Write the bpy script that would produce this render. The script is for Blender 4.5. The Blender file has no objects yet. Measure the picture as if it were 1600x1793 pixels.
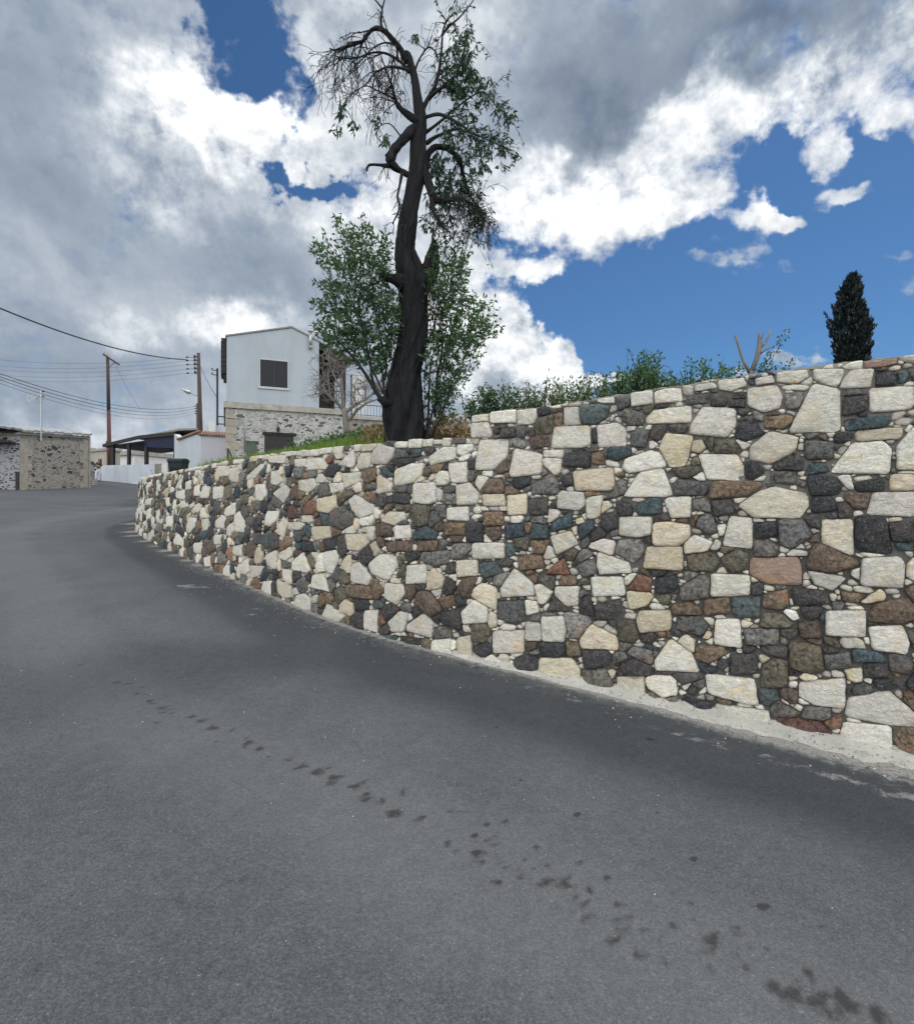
import bpy, bmesh, math, random
import numpy as np
from mathutils import Vector, Matrix, noise as mnoise

scene = bpy.context.scene
COL = scene.collection
PI = math.pi
CAMZ = 1.6
FOC = 1000.0            # focal length in photograph pixels (photograph 1600 x 1793)

# ------------------------------------------------------------------ camera
cam_d = bpy.data.cameras.new('camera')
cam_d.sensor_fit = 'HORIZONTAL'
cam_d.sensor_width = 36.0
cam_d.lens = 36.0 * FOC / 1600.0
cam_d.clip_start = 0.05
cam_d.clip_end = 3000
cam = bpy.data.objects.new('camera', cam_d)
COL.objects.link(cam)
cam.location = (0, 0, CAMZ)
cam.rotation_euler = (PI / 2, 0, 0)
scene.camera = cam

# ------------------------------------------------------------------ colour management
scene.view_settings.view_transform = 'Standard'
scene.view_settings.look = 'None'
scene.view_settings.exposure = 0.0
scene.view_settings.gamma = 1.0
scene.view_settings.use_curve_mapping = False

SUN_EL, SUN_AZ = 60.0, 47.0     # degrees; azimuth clockwise from +Y (the view direction)
SUN_STRENGTH = 2.0
SKY_STRENGTH = 0.1

sl = bpy.data.lights.new('sun', 'SUN')
sl.energy = SUN_STRENGTH
sl.angle = math.radians(8.0)
sl.color = (1.0, 0.96, 0.9)
so = bpy.data.objects.new('sun', sl)
COL.objects.link(so)
_el, _az = math.radians(SUN_EL), math.radians(SUN_AZ)
SUNDIR = Vector((math.sin(_az) * math.cos(_el), math.cos(_az) * math.cos(_el), math.sin(_el)))
so.rotation_euler = SUNDIR.to_track_quat('Z', 'Y').to_euler()
so.location = (5, 20, 30)


# ------------------------------------------------------------------ node helper
class NT:
    def __init__(self, tree):
        self.t = tree
        self.t.nodes.clear()

    def node(self, typ, ins=None, **props):
        n = self.t.nodes.new(typ)
        for k, v in props.items():
            setattr(n, k, v)
        if ins:
            for k, v in ins.items():
                self.put(n.inputs[k], v)
        return n

    def put(self, sock, v):
        if isinstance(v, bpy.types.NodeSocket):
            self.t.links.new(v, sock)
        elif isinstance(v, bpy.types.Node):
            self.t.links.new(v.outputs[0], sock)
        else:
            if hasattr(sock.default_value, '__len__') and not hasattr(v, '__len__'):
                v = [v] * len(sock.default_value)
            if hasattr(v, '__len__') and sock.type == 'RGBA' and len(v) == 3:
                v = (*v, 1)
            sock.default_value = v

    def m(self, op, a, b=None, c=None, clamp=False):
        n = self.t.nodes.new('ShaderNodeMath')
        n.operation = op
        n.use_clamp = clamp
        self.put(n.inputs[0], a)
        if b is not None:
            self.put(n.inputs[1], b)
        if c is not None:
            self.put(n.inputs[2], c)
        return n.outputs[0]

    def vm(self, op, a, b=None, scale=None):
        n = self.t.nodes.new('ShaderNodeVectorMath')
        n.operation = op
        self.put(n.inputs[0], a)
        if b is not None:
            self.put(n.inputs[1], b)
        if scale is not None:
            self.put(n.inputs[3], scale)
        return n.outputs[0]

    def mix(self, f, a, b, blend='MIX'):
        n = self.t.nodes.new('ShaderNodeMix')
        n.data_type = 'RGBA'
        n.blend_type = blend
        self.put(n.inputs[0], f)
        self.put(n.inputs[6], a)
        self.put(n.inputs[7], b)
        return n.outputs[2]

    def ss(self, x, lo, hi, a=0.0, b=1.0):
        n = self.t.nodes.new('ShaderNodeMapRange')
        n.interpolation_type = 'SMOOTHSTEP'
        self.put(n.inputs[0], x)
        for i, v in enumerate((lo, hi, a, b)):
            self.put(n.inputs[1 + i], v)
        return n.outputs[0]

    def lin(self, x, lo, hi, a=0.0, b=1.0):
        n = self.t.nodes.new('ShaderNodeMapRange')
        self.put(n.inputs[0], x)
        for i, v in enumerate((lo, hi, a, b)):
            self.put(n.inputs[1 + i], v)
        return n.outputs[0]

    def noise(self, vec, scale, detail=4, rough=0.55, dist=0.0, lac=2.0):
        n = self.t.nodes.new('ShaderNodeTexNoise')
        self.put(n.inputs['Vector'], vec)
        self.put(n.inputs['Scale'], scale)
        self.put(n.inputs['Detail'], detail)
        self.put(n.inputs['Roughness'], rough)
        self.put(n.inputs['Distortion'], dist)
        self.put(n.inputs['Lacunarity'], lac)
        return n.outputs[0]

    def noisec(self, vec, scale, detail=4, rough=0.55):
        self.noise(vec, scale, detail, rough)
        return self.t.nodes[-1].outputs[1]

    def voro(self, vec, scale, feature='F1', rnd=1.0, out=0):
        n = self.t.nodes.new('ShaderNodeTexVoronoi')
        n.feature = feature
        self.put(n.inputs['Vector'], vec)
        self.put(n.inputs['Scale'], scale)
        self.put(n.inputs['Randomness'], rnd)
        return n.outputs[out]

    def mapping(self, vec, loc=(0, 0, 0), rot=(0, 0, 0), scale=(1, 1, 1), typ='POINT'):
        n = self.t.nodes.new('ShaderNodeMapping')
        n.vector_type = typ
        self.put(n.inputs['Vector'], vec)
        n.inputs['Location'].default_value = loc
        n.inputs['Rotation'].default_value = rot
        n.inputs['Scale'].default_value = scale
        return n.outputs[0]

    def ramp(self, f, stops, interp='LINEAR'):
        n = self.t.nodes.new('ShaderNodeValToRGB')
        cr = n.color_ramp
        cr.interpolation = interp
        while len(cr.elements) < len(stops):
            cr.elements.new(0.5)
        for e, (p, c) in zip(cr.elements, stops):
            e.position = p
            e.color = (*c, 1) if len(c) == 3 else c
        self.put(n.inputs[0], f)
        return n.outputs[0]

    def attr(self, name, out='Fac'):
        n = self.t.nodes.new('ShaderNodeAttribute')
        n.attribute_name = name
        return n.outputs[out]

    def obj(self):
        return self.t.nodes.new('ShaderNodeTexCoord').outputs['Object']

    def pos(self):
        return self.t.nodes.new('ShaderNodeNewGeometry').outputs['Position']

    def bump(self, h, strength, dist, normal=None):
        n = self.t.nodes.new('ShaderNodeBump')
        self.put(n.inputs['Strength'], strength)
        self.put(n.inputs['Distance'], dist)
        self.put(n.inputs['Height'], h)
        if normal is not None:
            self.put(n.inputs['Normal'], normal)
        return n.outputs[0]

    def surface(self, color, rough=0.8, normal=None, metallic=0.0, spec=0.3, **kw):
        n = self.t.nodes.new('ShaderNodeBsdfPrincipled')
        self.put(n.inputs['Base Color'], color)
        self.put(n.inputs['Roughness'], rough)
        self.put(n.inputs['Metallic'], metallic)
        self.put(n.inputs['Specular IOR Level'], spec)
        if normal is not None:
            self.put(n.inputs['Normal'], normal)
        o = self.t.nodes.new('ShaderNodeOutputMaterial')
        self.t.links.new(n.outputs[0], o.inputs[0])
        return n


def new_mat(name):
    m = bpy.data.materials.new(name)
    m.use_nodes = True
    return m, NT(m.node_tree)


# ------------------------------------------------------------------ world: Nishita sky behind broken clouds
world = bpy.data.worlds.new('World')
scene.world = world
world.use_nodes = True
W = NT(world.node_tree)


def az_el(u, v):
    a = (u - 800) / FOC
    e = (896.5 - v) / FOC
    return math.atan(a), math.atan2(e, math.hypot(1, a))


def build_world():
    gen = W.node('ShaderNodeTexCoord').outputs['Generated']
    sep = W.node('ShaderNodeSeparateXYZ', {0: gen})
    x, y, z = sep.outputs
    az = W.m('ARCTAN2', x, y)
    el = W.m('ARCSINE', z)
    base = W.node('ShaderNodeCombineXYZ', {0: az, 1: el, 2: 0.0}).outputs[0]
    # cloud-deck coordinates: a direction meets a flat deck, so clouds shrink towards the horizon
    zz = W.m('ADD', W.m('MAXIMUM', z, 0.0), 0.22)
    deck = W.node('ShaderNodeCombineXYZ', {0: W.m('DIVIDE', x, zz), 1: W.m('DIVIDE', y, zz), 2: 0.0}).outputs[0]
    # ragged edges: warp the direction by noise
    w1 = W.vm('SUBTRACT', W.noisec(gen, 5.0, 5, 0.6), (0.5, 0.5, 0.5))
    w2 = W.vm('SUBTRACT', W.noisec(gen, 17.0, 4, 0.6), (0.5, 0.5, 0.5))
    warp = W.vm('ADD', W.vm('SCALE', w1, scale=0.24), W.vm('SCALE', w2, scale=0.13))
    P = W.vm('ADD', base, warp)
    PS_ = W.vm('ADD', base, W.vm('ADD', W.vm('SCALE', w1, scale=0.05), W.vm('SCALE', w2, scale=0.06)))

    def blob(wgt, u, v, ru, rv, rot=0.0):
        a0, e0 = az_el(u, v)
        ca, sa = math.cos(math.radians(rot)), math.sin(math.radians(rot))
        a1, e1 = az_el(u + ru * ca, v - ru * sa)
        a2, e2 = az_el(u - rv * sa, v - rv * ca)
        r1 = math.hypot(a1 - a0, e1 - e0)
        r2 = math.hypot(a2 - a0, e2 - e0)
        ang = math.atan2(e1 - e0, a1 - a0)
        mp = W.mapping(P if max(ru, rv) > 115 or wgt < 0 else PS_, (a0, e0, 0), (0, 0, ang), (r1 * 1.9, r2 * 1.9, 1.0), 'TEXTURE')
        g = W.node('ShaderNodeTexGradient', {0: mp}, gradient_type='QUADRATIC_SPHERE')
        return W.ss(g.outputs['Fac'], 0.0, 0.55)

    def total(lst, start=0.0):
        acc = start
        for wgt, *b in lst:
            acc = W.m('MULTIPLY_ADD', blob(wgt, *b), wgt, acc)
        return acc

    cov = total(COVER, 1.25)
    bri = total(BRIGHT, BRIGHT0)
    n1 = W.noise(deck, 2.0, 6, 0.55, 0.3)
    n2 = W.noise(gen, 8.0, 7, 0.60, 0.15)
    n3 = W.noise(gen, 26.0, 5, 0.62)
    det = W.m('ADD', W.m('MULTIPLY', W.m('SUBTRACT', n1, 0.5), 1.1), W.m('MULTIPLY', W.m('SUBTRACT', n2, 0.5), 2.6))
    det = W.m('MULTIPLY_ADD', W.m('SUBTRACT', n3, 0.5), 2.0, det)
    # drawn-out wisps
    n4 = W.noise(W.mapping(deck, rot=(0, 0, math.radians(35)), scale=(1.0, 3.2, 1.0)), 3.0, 6, 0.62, 0.6)
    det = W.m('MULTIPLY_ADD', W.m('SUBTRACT', n4, 0.5), 1.5, det)
    dens = W.m('ADD', W.m('MAXIMUM', cov, -0.75), det)
    alpha = W.ss(dens, -0.05, 1.15)
    # relief: difference of the field a little towards the sun
    off = W.vm('ADD', gen, (0.006, 0.008, 0.022))
    n2s = W.noise(off, 8.0, 7, 0.60, 0.15)
    rel = W.m('SUBTRACT', n2, n2s)
    # crisp puffs where the cloud is bright, soft veil where it is grey
    crisp = W.lin(bri, 0.45, 1.0, 0.14, 1.8)
    lum = W.m('MULTIPLY_ADD', W.m('MULTIPLY', rel, crisp), 1.5, bri)
    lum = W.m('MULTIPLY_ADD', W.m('MULTIPLY', W.m('SUBTRACT', n2, 0.5), crisp), 0.55, lum)
    n0 = W.noise(gen, 3.2, 3, 0.5, 0.4)
    lum = W.m('MULTIPLY_ADD', W.m('SUBTRACT', n0, 0.5), 0.45, lum)
    lum = W.m('MULTIPLY_ADD', W.m('SUBTRACT', n1, 0.5), 0.20, lum)
    n3s = W.noise(W.vm('ADD', gen, (0.002, 0.003, 0.008)), 26.0, 5, 0.62)
    lum = W.m('MULTIPLY_ADD', W.m('MULTIPLY', W.m('SUBTRACT', n3, n3s), crisp), 0.6, lum)
    # thin edges are bright with the sun behind them
    lum = W.m('MULTIPLY_ADD', W.ss(dens, 1.0, 0.5), 0.10, lum)
    lum = W.m('MAXIMUM', lum, 0.16)
    # the clouds behind the viewer and towards the zenith are lit from the front by the sun: brighter
    back = W.ss(y, 0.25, -0.65)
    top = W.ss(z, 0.72, 0.95)
    lum = W.m('ADD', lum, W.m('MULTIPLY', W.m('MAXIMUM', back, W.m('MULTIPLY', top, 0.35)), BACK_GAIN))
    ccol = W.ramp(lum, [(0.0, (0.075, 0.115, 0.18)), (0.22, (0.165, 0.215, 0.295)), (0.45, (0.35, 0.415, 0.50)), (0.72, (0.66, 0.71, 0.77)), (1.0, (0.92, 0.95, 0.98))])
    gain = W.m('MAXIMUM', 1.0, lum)
    ccol = W.vm('SCALE', ccol, scale=W.m('DIVIDE', gain, SKY_STRENGTH))
    ccol = W.mix(back, ccol, W.mix(1.0, ccol, (1.0, 0.985, 0.955), 'MULTIPLY'))
    sky = W.node('ShaderNodeTexSky', sky_type='NISHITA', sun_disc=False)
    sky.sun_elevation = math.radians(SUN_EL)
    sky.sun_rotation = math.radians(SUN_AZ)
    sky.altitude = 400
    sky.air_density = 1.0
    sky.dust_density = 0.3
    sky.ozone_density = 2.0
    skyc = W.mix(1.0, sky.outputs[0], SKY_TINT, 'MULTIPLY')
    col = W.mix(alpha, skyc, ccol)
    # ground half of the sky sphere: dull
    low = W.ss(z, -0.02, -0.10)
    col = W.mix(low, col, (1.2, 1.2, 1.2))
    bg = W.node('ShaderNodeBackground', {0: col, 1: SKY_STRENGTH})
    W.node('ShaderNodeOutputWorld', {0: bg})


SKY_TINT = (0.40, 0.62, 0.80)
BACK_GAIN = 2.1
BRIGHT0 = 0.49
# (weight, u, v, ru, rv, rotation): where the deck is broken / where clouds stand, as directions
COVER = [
    (-1.7, 1330, 520, 480, 190, 8),
    (-1.4, 1560, 330, 220, 150, 20),
    (-1.1, 1420, 310, 160, 75, 35),
    (-1.2, 1000, 520, 150, 80, 0),
    (-1.5, 1250, 590, 460, 80, 0),
    (-1.55, 415, 50, 105, 95, -45),
    (-1.2, 485, 140, 80, 48, -35),
    (-1.55, 545, 306, 92, 34, -10),
    (1.5, 1340, 392, 70, 24, -8),
    (1.4, 1410, 385, 70, 20, 12),
    (1.2, 1335, 350, 26, 30, 30),
    (1.3, 1465, 345, 70, 26, 15),
    (0.7, 1230, 455, 90, 12, 5),
    (0.7, 1540, 400, 70, 14, 25),
    (1.5, 1440, 280, 38, 55, -20),
    (1.3, 1480, 335, 60, 28, 10),
    (1.6, 1160, 376, 65, 30, 15),
    (1.5, 940, 476, 46, 20, 10),
    (1.6, 975, 642, 60, 20, 0),
    (2.1, 890, 590, 90, 62, -40),
    (1.7, 850, 640, 110, 50, 0),
    (1.8, 1405, 632, 64, 20, 0),
    (1.4, 1580, 450, 46, 20, 10),
    (0.9, 1560, 372, 50, 14, 15),
    (1.3, 1050, 655, 60, 14, 0),
    (1.1, 860, 470, 70, 26, 0),
    (1.3, 1570, 215, 70, 45, -15),
]
BRIGHT = [
    (-0.14, 1120, 90, 280, 110, 12),
    (-0.10, 990, 200, 130, 80, 10),
    (-0.08, 1330, 70, 130, 70, 30),
    (0.30, 1560, 130, 80, 140, -30),
    (0.40, 1170, 285, 360, 85, 28),
    (0.30, 960, 370, 170, 85, 20),
    (0.26, 1400, 160, 130, 60, 40),
    (0.26, 330, 150, 100, 130, 20),
    (0.34, 420, 225, 190, 75, -15),
    (0.16, 290, 260, 170, 140, 0),
    (0.26, 560, 200, 110, 70, 0),
    (0.40, 640, 350, 130, 60, 10),
    (0.20, 660, 440, 130, 90, 0),
    (0.18, 570, 60, 150, 80, 0),
    (0.16, 820, 60, 100, 80, 0),
    (0.55, 395, 568, 85, 36, 0),
    (0.28, 230, 585, 70, 36, -15),
    (0.45, 880, 590, 150, 95, -10),
    (0.34, 1400, 340, 170, 130, 0),
    (0.40, 1180, 380, 100, 40, 0),
    (-0.10, 80, 230, 180, 210, 0),
    (-0.06, 430, 470, 200, 80, 0),
    (-0.10, 80, 620, 210, 80, 0),
    (0.14, 200, 790, 320, 60, 0),
    (0.30, 1000, 640, 560, 50, 0),
    (0.40, 950, 476, 60, 30, 0),
]
build_world()


# ------------------------------------------------------------------ small builders
def px(u, v, Y):
    """Point at depth Y that the photograph shows at pixel (u, v)."""
    return Vector(((u - 800) / FOC * Y, Y, CAMZ + (896.5 - v) / FOC * Y))


def tag(o, label=None, cat=None, group=None, kind=None):
    if label:
        o['label'] = label
    if cat:
        o['category'] = cat
    if group:
        o['group'] = group
    if kind:
        o['kind'] = kind
    return o


def empty(name, loc=(0, 0, 0), rz=0.0):
    o = bpy.data.objects.new(name, None)
    COL.objects.link(o)
    o.location = loc
    o.rotation_euler = (0, 0, rz)
    o.empty_display_size = 0.2
    return o


class MB:
    """Collects geometry; build() links it as one mesh object."""

    def __init__(self):
        self.v, self.f, self.mi, self.at = [], [], [], {}

    def add(self, verts, faces, mi=0):
        b = len(self.v)
        self.v.extend([tuple(p) for p in verts])
        self.f.extend([tuple(i + b for i in f) for f in faces])
        self.mi.extend([mi] * len(faces))
        return b

    def prism(self, foot, z0, z1, mi=0):
        """Upright prism over a 2-D footprint (ccw); z0 and z1 numbers or one per corner."""
        n = len(foot)
        a = sum(foot[i][0] * foot[(i + 1) % n][1] - foot[(i + 1) % n][0] * foot[i][1] for i in range(n))
        z0 = z0 if hasattr(z0, '__len__') else [z0] * n
        z1 = z1 if hasattr(z1, '__len__') else [z1] * n
        idx = list(range(n)) if a > 0 else list(range(n))[::-1]
        vs = [(foot[i][0], foot[i][1], z0[i]) for i in idx] + [(foot[i][0], foot[i][1], z1[i]) for i in idx]
        fs = [tuple(range(n))[::-1], tuple(range(n, 2 * n))]
        fs += [(i, (i + 1) % n, (i + 1) % n + n, i + n) for i in range(n)]
        self.add(vs, fs, mi)

    def box(self, c, ex, ey, ez, mi=0):
        """Box from a centre and three half-extent vectors."""
        c, ex, ey, ez = Vector(c), Vector(ex), Vector(ey), Vector(ez)
        vs = [c + ex * i + ey * j + ez * k for k in (-1, 1) for j in (-1, 1) for i in (-1, 1)]
        fs = [(0, 2, 3, 1), (4, 5, 7, 6), (0, 1, 5, 4), (2, 6, 7, 3), (0, 4, 6, 2), (1, 3, 7, 5)]
        if ex.cross(ey).dot(ez) < 0:
            fs = [f[::-1] for f in fs]
        self.add(vs, fs, mi)

    def tube(self, pts, radii, n=6, mi=0, cap=True, rough=0.0):
        pts = [Vector(p) for p in pts]
        if not hasattr(radii, '__len__'):
            radii = [radii] * len(pts)
        ref = Vector((0.31, 0.17, 0.93))
        rings = []
        prev = None
        for i, p in enumerate(pts):
            d = pts[min(i + 1, len(pts) - 1)] - pts[max(i - 1, 0)]
            if d.length < 1e-9:
                d = Vector((0, 0, 1))
            d.normalize()
            if prev is None:
                a = d.cross(ref if abs(d.dot(ref)) < 0.9 else Vector((1, 0, 0))).normalized()
            else:
                a = (prev - d * prev.dot(d))
                a = a.normalized() if a.length > 1e-6 else d.orthogonal().normalized()
            prev = a
            b = d.cross(a)
            ring = []
            for k in range(n):
                t = 2 * PI * k / n
                r = radii[i]
                if rough:
                    r *= 1 + rough * (mnoise.noise(Vector((p.x * 5 + k * 1.7, p.z * 4.5, k * 0.9))) * .6 + mnoise.noise(Vector((p.x * 16 + k * 2.3, p.z * 14, k * 1.9))) * .4)
                ring.append(p + (a * math.cos(t) + b * math.sin(t)) * r)
            rings.append(ring)
        vs = [q for r in rings for q in r]
        fs = []
        for i in range(len(pts) - 1):
            for k in range(n):
                k2 = (k + 1) % n
                fs.append((i * n + k, i * n + k2, (i + 1) * n + k2, (i + 1) * n + k))
        if cap:
            fs.append(tuple(range(n))[::-1])
            fs.append(tuple(range((len(pts) - 1) * n, len(pts) * n)))
        return self.add(vs, fs, mi)

    def build(self, name, mats, parent=None, smooth=False, origin=None):
        me = bpy.data.meshes.new(name)
        o3 = Vector(origin) if origin is not None else Vector((0, 0, 0))
        me.from_pydata([tuple(Vector(p) - o3) for p in self.v], [], self.f)
        mats = mats if isinstance(mats, (list, tuple)) else [mats]
        for m in mats:
            me.materials.append(m)
        me.polygons.foreach_set('material_index', self.mi)
        me.polygons.foreach_set('use_smooth', [smooth] * len(self.f))
        for k, (typ, vals) in self.at.items():
            a = me.attributes.new(k, typ, 'POINT')
            if typ == 'FLOAT':
                a.data.foreach_set('value', vals)
            else:
                a.data.foreach_set('color', [c for q in vals for c in q])
        me.update()
        o = bpy.data.objects.new(name, me)
        COL.objects.link(o)
        if parent is not None:
            o.parent = parent
            o.matrix_parent_inverse = parent_inv(parent)
        elif origin is not None:
            o.location = o3
        return o


def parent_inv(p):
    m = Matrix.LocRotScale(p.location, p.rotation_euler, p.scale)
    if p.parent is not None:
        m = p.parent.matrix_basis @ p.matrix_parent_inverse @ m
    return m.inverted()


def simple_mat(name, color, rough=0.8, nscale=8.0, var=0.15, bump=0.2, bdist=0.01, metallic=0.0, spec=0.3):
    m, t = new_mat(name)
    p = t.obj()
    n = t.noise(p, nscale, 6, 0.6)
    n2 = t.noise(p, nscale * 6, 4, 0.6)
    f = t.m('ADD', t.m('MULTIPLY', n, 0.7), t.m('MULTIPLY', n2, 0.3))
    c = t.mix(t.lin(f, 0.3, 0.7), [k * (1 - var) for k in color], [min(1, k * (1 + var)) for k in color])
    t.surface(c, rough, t.bump(n2, bump, bdist), metallic, spec)
    return m


# ------------------------------------------------------------------ ground
def g(x, y):
    """Road and ground level: a steady climb up the street, levelling out past the bend."""
    s = np.asarray(y, float) - np.asarray(x, float)
    s = np.clip(s, -60, 74)
    z = 0.05 * s
    z = z + 0.022 * np.maximum(0, s - 52)
    return z


def gz(x, y):
    return float(g(x, y))


# wall base line as the photograph shows it, laid on the road
BASE_PX = [(1600, 1332), (1475, 1305), (1350, 1280), (1150, 1230), (940, 1180), (820, 1152), (740, 1135), (650, 1110),
           (575, 1085), (500, 1052), (420, 1017), (350, 987), (290, 962), (245, 940), (222, 927)]
_pts = []
for u, v in BASE_PX:
    U = (u - 800) / FOC
    Y = CAMZ / ((v - 896.5) / FOC + 0.05 * (1 - U))
    _pts.append((U * Y, Y))
d0 = Vector(_pts[0]) - Vector(_pts[2])
d0.normalize()
pre = [tuple(Vector(_pts[0]) + d0 * k + Vector((0, -0.03)) * k * 0.5 * k * 0.2) for k in (9.0, 6.0, 4.0, 2.5, 1.2)]
post = [(-9.0, 16.0), (-9.45, 17.6), (-9.75, 19.2), (-9.95, 21.0), (-10.1, 23.5)]
CTRL = pre + _pts + post


def smooth_path(ctrl, step=0.04):
    c = [Vector((p[0], p[1])) for p in ctrl]
    # slight smoothing, then Catmull-Rom, then even spacing
    for _ in range(2):
        c = [c[0]] + [(c[i - 1] + c[i] * 2 + c[i + 1]) / 4 for i in range(1, len(c) - 1)] + [c[-1]]
    out = []
    for i in range(len(c) - 1):
        p0, p1, p2, p3 = c[max(i - 1, 0)], c[i], c[i + 1], c[min(i + 2, len(c) - 1)]
        for k in range(24):
            t = k / 24
            out.append(0.5 * ((2 * p1) + (p2 - p0) * t + (2 * p0 - 5 * p1 + 4 * p2 - p3) * t * t + (3 * p1 - p0 - 3 * p2 + p3) * t ** 3))
    out.append(c[-1])
    a = np.array([(p.x, p.y) for p in out])
    L = np.concatenate([[0], np.cumsum(np.hypot(*np.diff(a, axis=0).T))])
    n = int(L[-1] / step)
    s = np.linspace(0, L[-1], n)
    return s, np.stack([np.interp(s, L, a[:, 0]), np.interp(s, L, a[:, 1])], 1)


PS, PP = smooth_path(CTRL)
_t = np.gradient(PP, axis=0)
_t /= np.hypot(_t[:, 0], _t[:, 1])[:, None]
_k = 15
_t = np.stack([np.convolve(np.pad(_t[:, i], _k, 'edge'), np.ones(2 * _k + 1) / (2 * _k + 1), 'valid') for i in (0, 1)], 1)
PIN = np.stack([_t[:, 1], -_t[:, 0]], 1)      # horizontal, into the hill
PBASE = g(PP[:, 0], PP[:, 1])
BATTER = 0.075


def wpt(s):
    """(x, y), inward normal, base level at arc length s."""
    return (np.interp(s, PS, PP[:, 0]), np.interp(s, PS, PP[:, 1]), np.interp(s, PS, PIN[:, 0]), np.interp(s, PS, PIN[:, 1]), np.interp(s, PS, PBASE))


_vis = slice(int(np.argmax(PS > 3.0)), len(PS) - 160)


def px_to_wall(u, v):
    """Arc length and level of the wall-face point the photograph shows at (u, v)."""
    U = (u - 800) / FOC
    z = 1.0
    for _ in range(6):
        off = BATTER * np.maximum(0, z - PBASE)
        X = PP[:, 0] + PIN[:, 0] * off
        Y = PP[:, 1] + PIN[:, 1] * off
        r = (X / np.maximum(Y, 0.3))[_vis]
        ss = PS[_vis]
        stop = int(np.argmin(r))
        s = float(np.interp(-U, -r[:stop + 1], ss[:stop + 1]))
        Yh = float(np.interp(s, PS, Y))
        z = CAMZ + (896.5 - v) / FOC * Yh
    return s, z


TOP_PX = [(1600, 622), (1440, 640), (1300, 658), (1140, 683), (960, 712), (826, 728)]
LOW_PX = [(822, 767), (750, 769), (650, 777), (550, 787), (450, 798), (350, 817), (290, 828), (240, 838)]
_top = [px_to_wall(*p) for p in TOP_PX]
_low = [px_to_wall(*p) for p in LOW_PX]
S_STEP = px_to_wall(824, 745)[0]
_sl = (_top[0][1] - _top[2][1]) / (_top[0][0] - _top[2][0])
TOP_T = [(0.0, _top[0][1] - min(_top[0][0], 3) * _sl)] + _top
LOW_T = _low + [(PS[-1], _low[-1][1] + 0.05)]


def ztop(s):
    hi = np.interp(s, [a for a, b in TOP_T], [b for a, b in TOP_T])
    lo = np.interp(s, [a for a, b in LOW_T], [b for a, b in LOW_T])
    return np.where(np.asarray(s) < S_STEP, hi, lo)
# ------------------------------------------------------------------ retaining wall of mixed field stone
# Outlines of the big stones, read off the photograph and laid on the wall face (arc length, level).
# key letter: w pale limestone, y cream/yellow, p pink-red, t teal, b brown, o olive, r rust, k black, g grey
STONES_A = """
w 50 533 110 528 113 556 50 560|w 118 521 205 513 208 560 118 563|w 212 513 275 506 282 540 268 566 210 568|w 375 507 425 503 432 565 375 572
w 45 562 112 558 124 600 118 612 44 614|t 433 500 500 490 540 500 525 545 480 572 425 568|w 490 478 550 470 556 492 490 494|w 608 452 685 447 690 495 610 505
w 692 455 735 440 785 440 790 485 692 495|w 832 430 900 418 915 440 832 452|w 912 412 1005 402 1015 430 960 452 915 445|w 1042 405 1105 395 1115 420 1045 430
w 1118 385 1225 375 1232 400 1190 425 1120 420|w 1135 432 1250 417 1250 430 1220 448 1140 445|w 1245 375 1355 372 1350 410 1325 440 1250 410|w 1380 375 1460 370 1450 440 1335 445 1350 410
p 1425 345 1540 332 1540 355 1450 372 1425 365|w 1445 440 1600 432 1600 500 1580 515 1445 525|w 1018 440 1120 428 1140 470 1130 510 1070 525 1018 500|g 1145 460 1215 450 1215 515 1150 512
w 1245 425 1340 445 1340 590 1160 595|w 690 515 820 500 820 560 665 565 662 545|w 860 505 975 510 975 570 945 612 815 600 818 570|w 340 575 465 570 468 635 440 648 330 648
w 490 570 560 560 592 580 592 640 495 648|y 735 590 825 590 825 625 800 710 745 715 708 650|y 1095 590 1195 610 1185 660 1100 705 1025 690 1025 645|w 80 622 180 618 175 680 130 725 65 725
w 205 650 298 670 295 740 190 752 185 735|w 300 657 375 655 370 685 300 680|w 1385 632 1490 625 1520 650 1512 740 1305 735|w 1540 640 1600 575 1660 600 1650 725 1540 725
g 560 530 600 505 660 530 655 570 600 572|k 270 510 320 500 330 530 270 545|k 150 580 205 575 208 610 150 618|b 250 612 318 600 330 640 260 658
k 365 665 470 655 470 720 370 715|b 475 665 515 655 520 710 465 705|g 605 590 680 585 660 650 610 645|k 980 560 1040 540 1080 600 1010 628 970 615
b 1075 540 1160 530 1200 545 1140 585 1070 580|k 1350 470 1440 460 1440 520 1345 540|g 1215 620 1320 625 1320 690 1215 690|t 1350 550 1520 530 1520 560 1490 580 1360 590
k 1465 380 1540 378 1545 430 1462 435|g 800 470 880 455 885 500 800 500|k 950 480 1010 475 1012 515 950 510
"""
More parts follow.
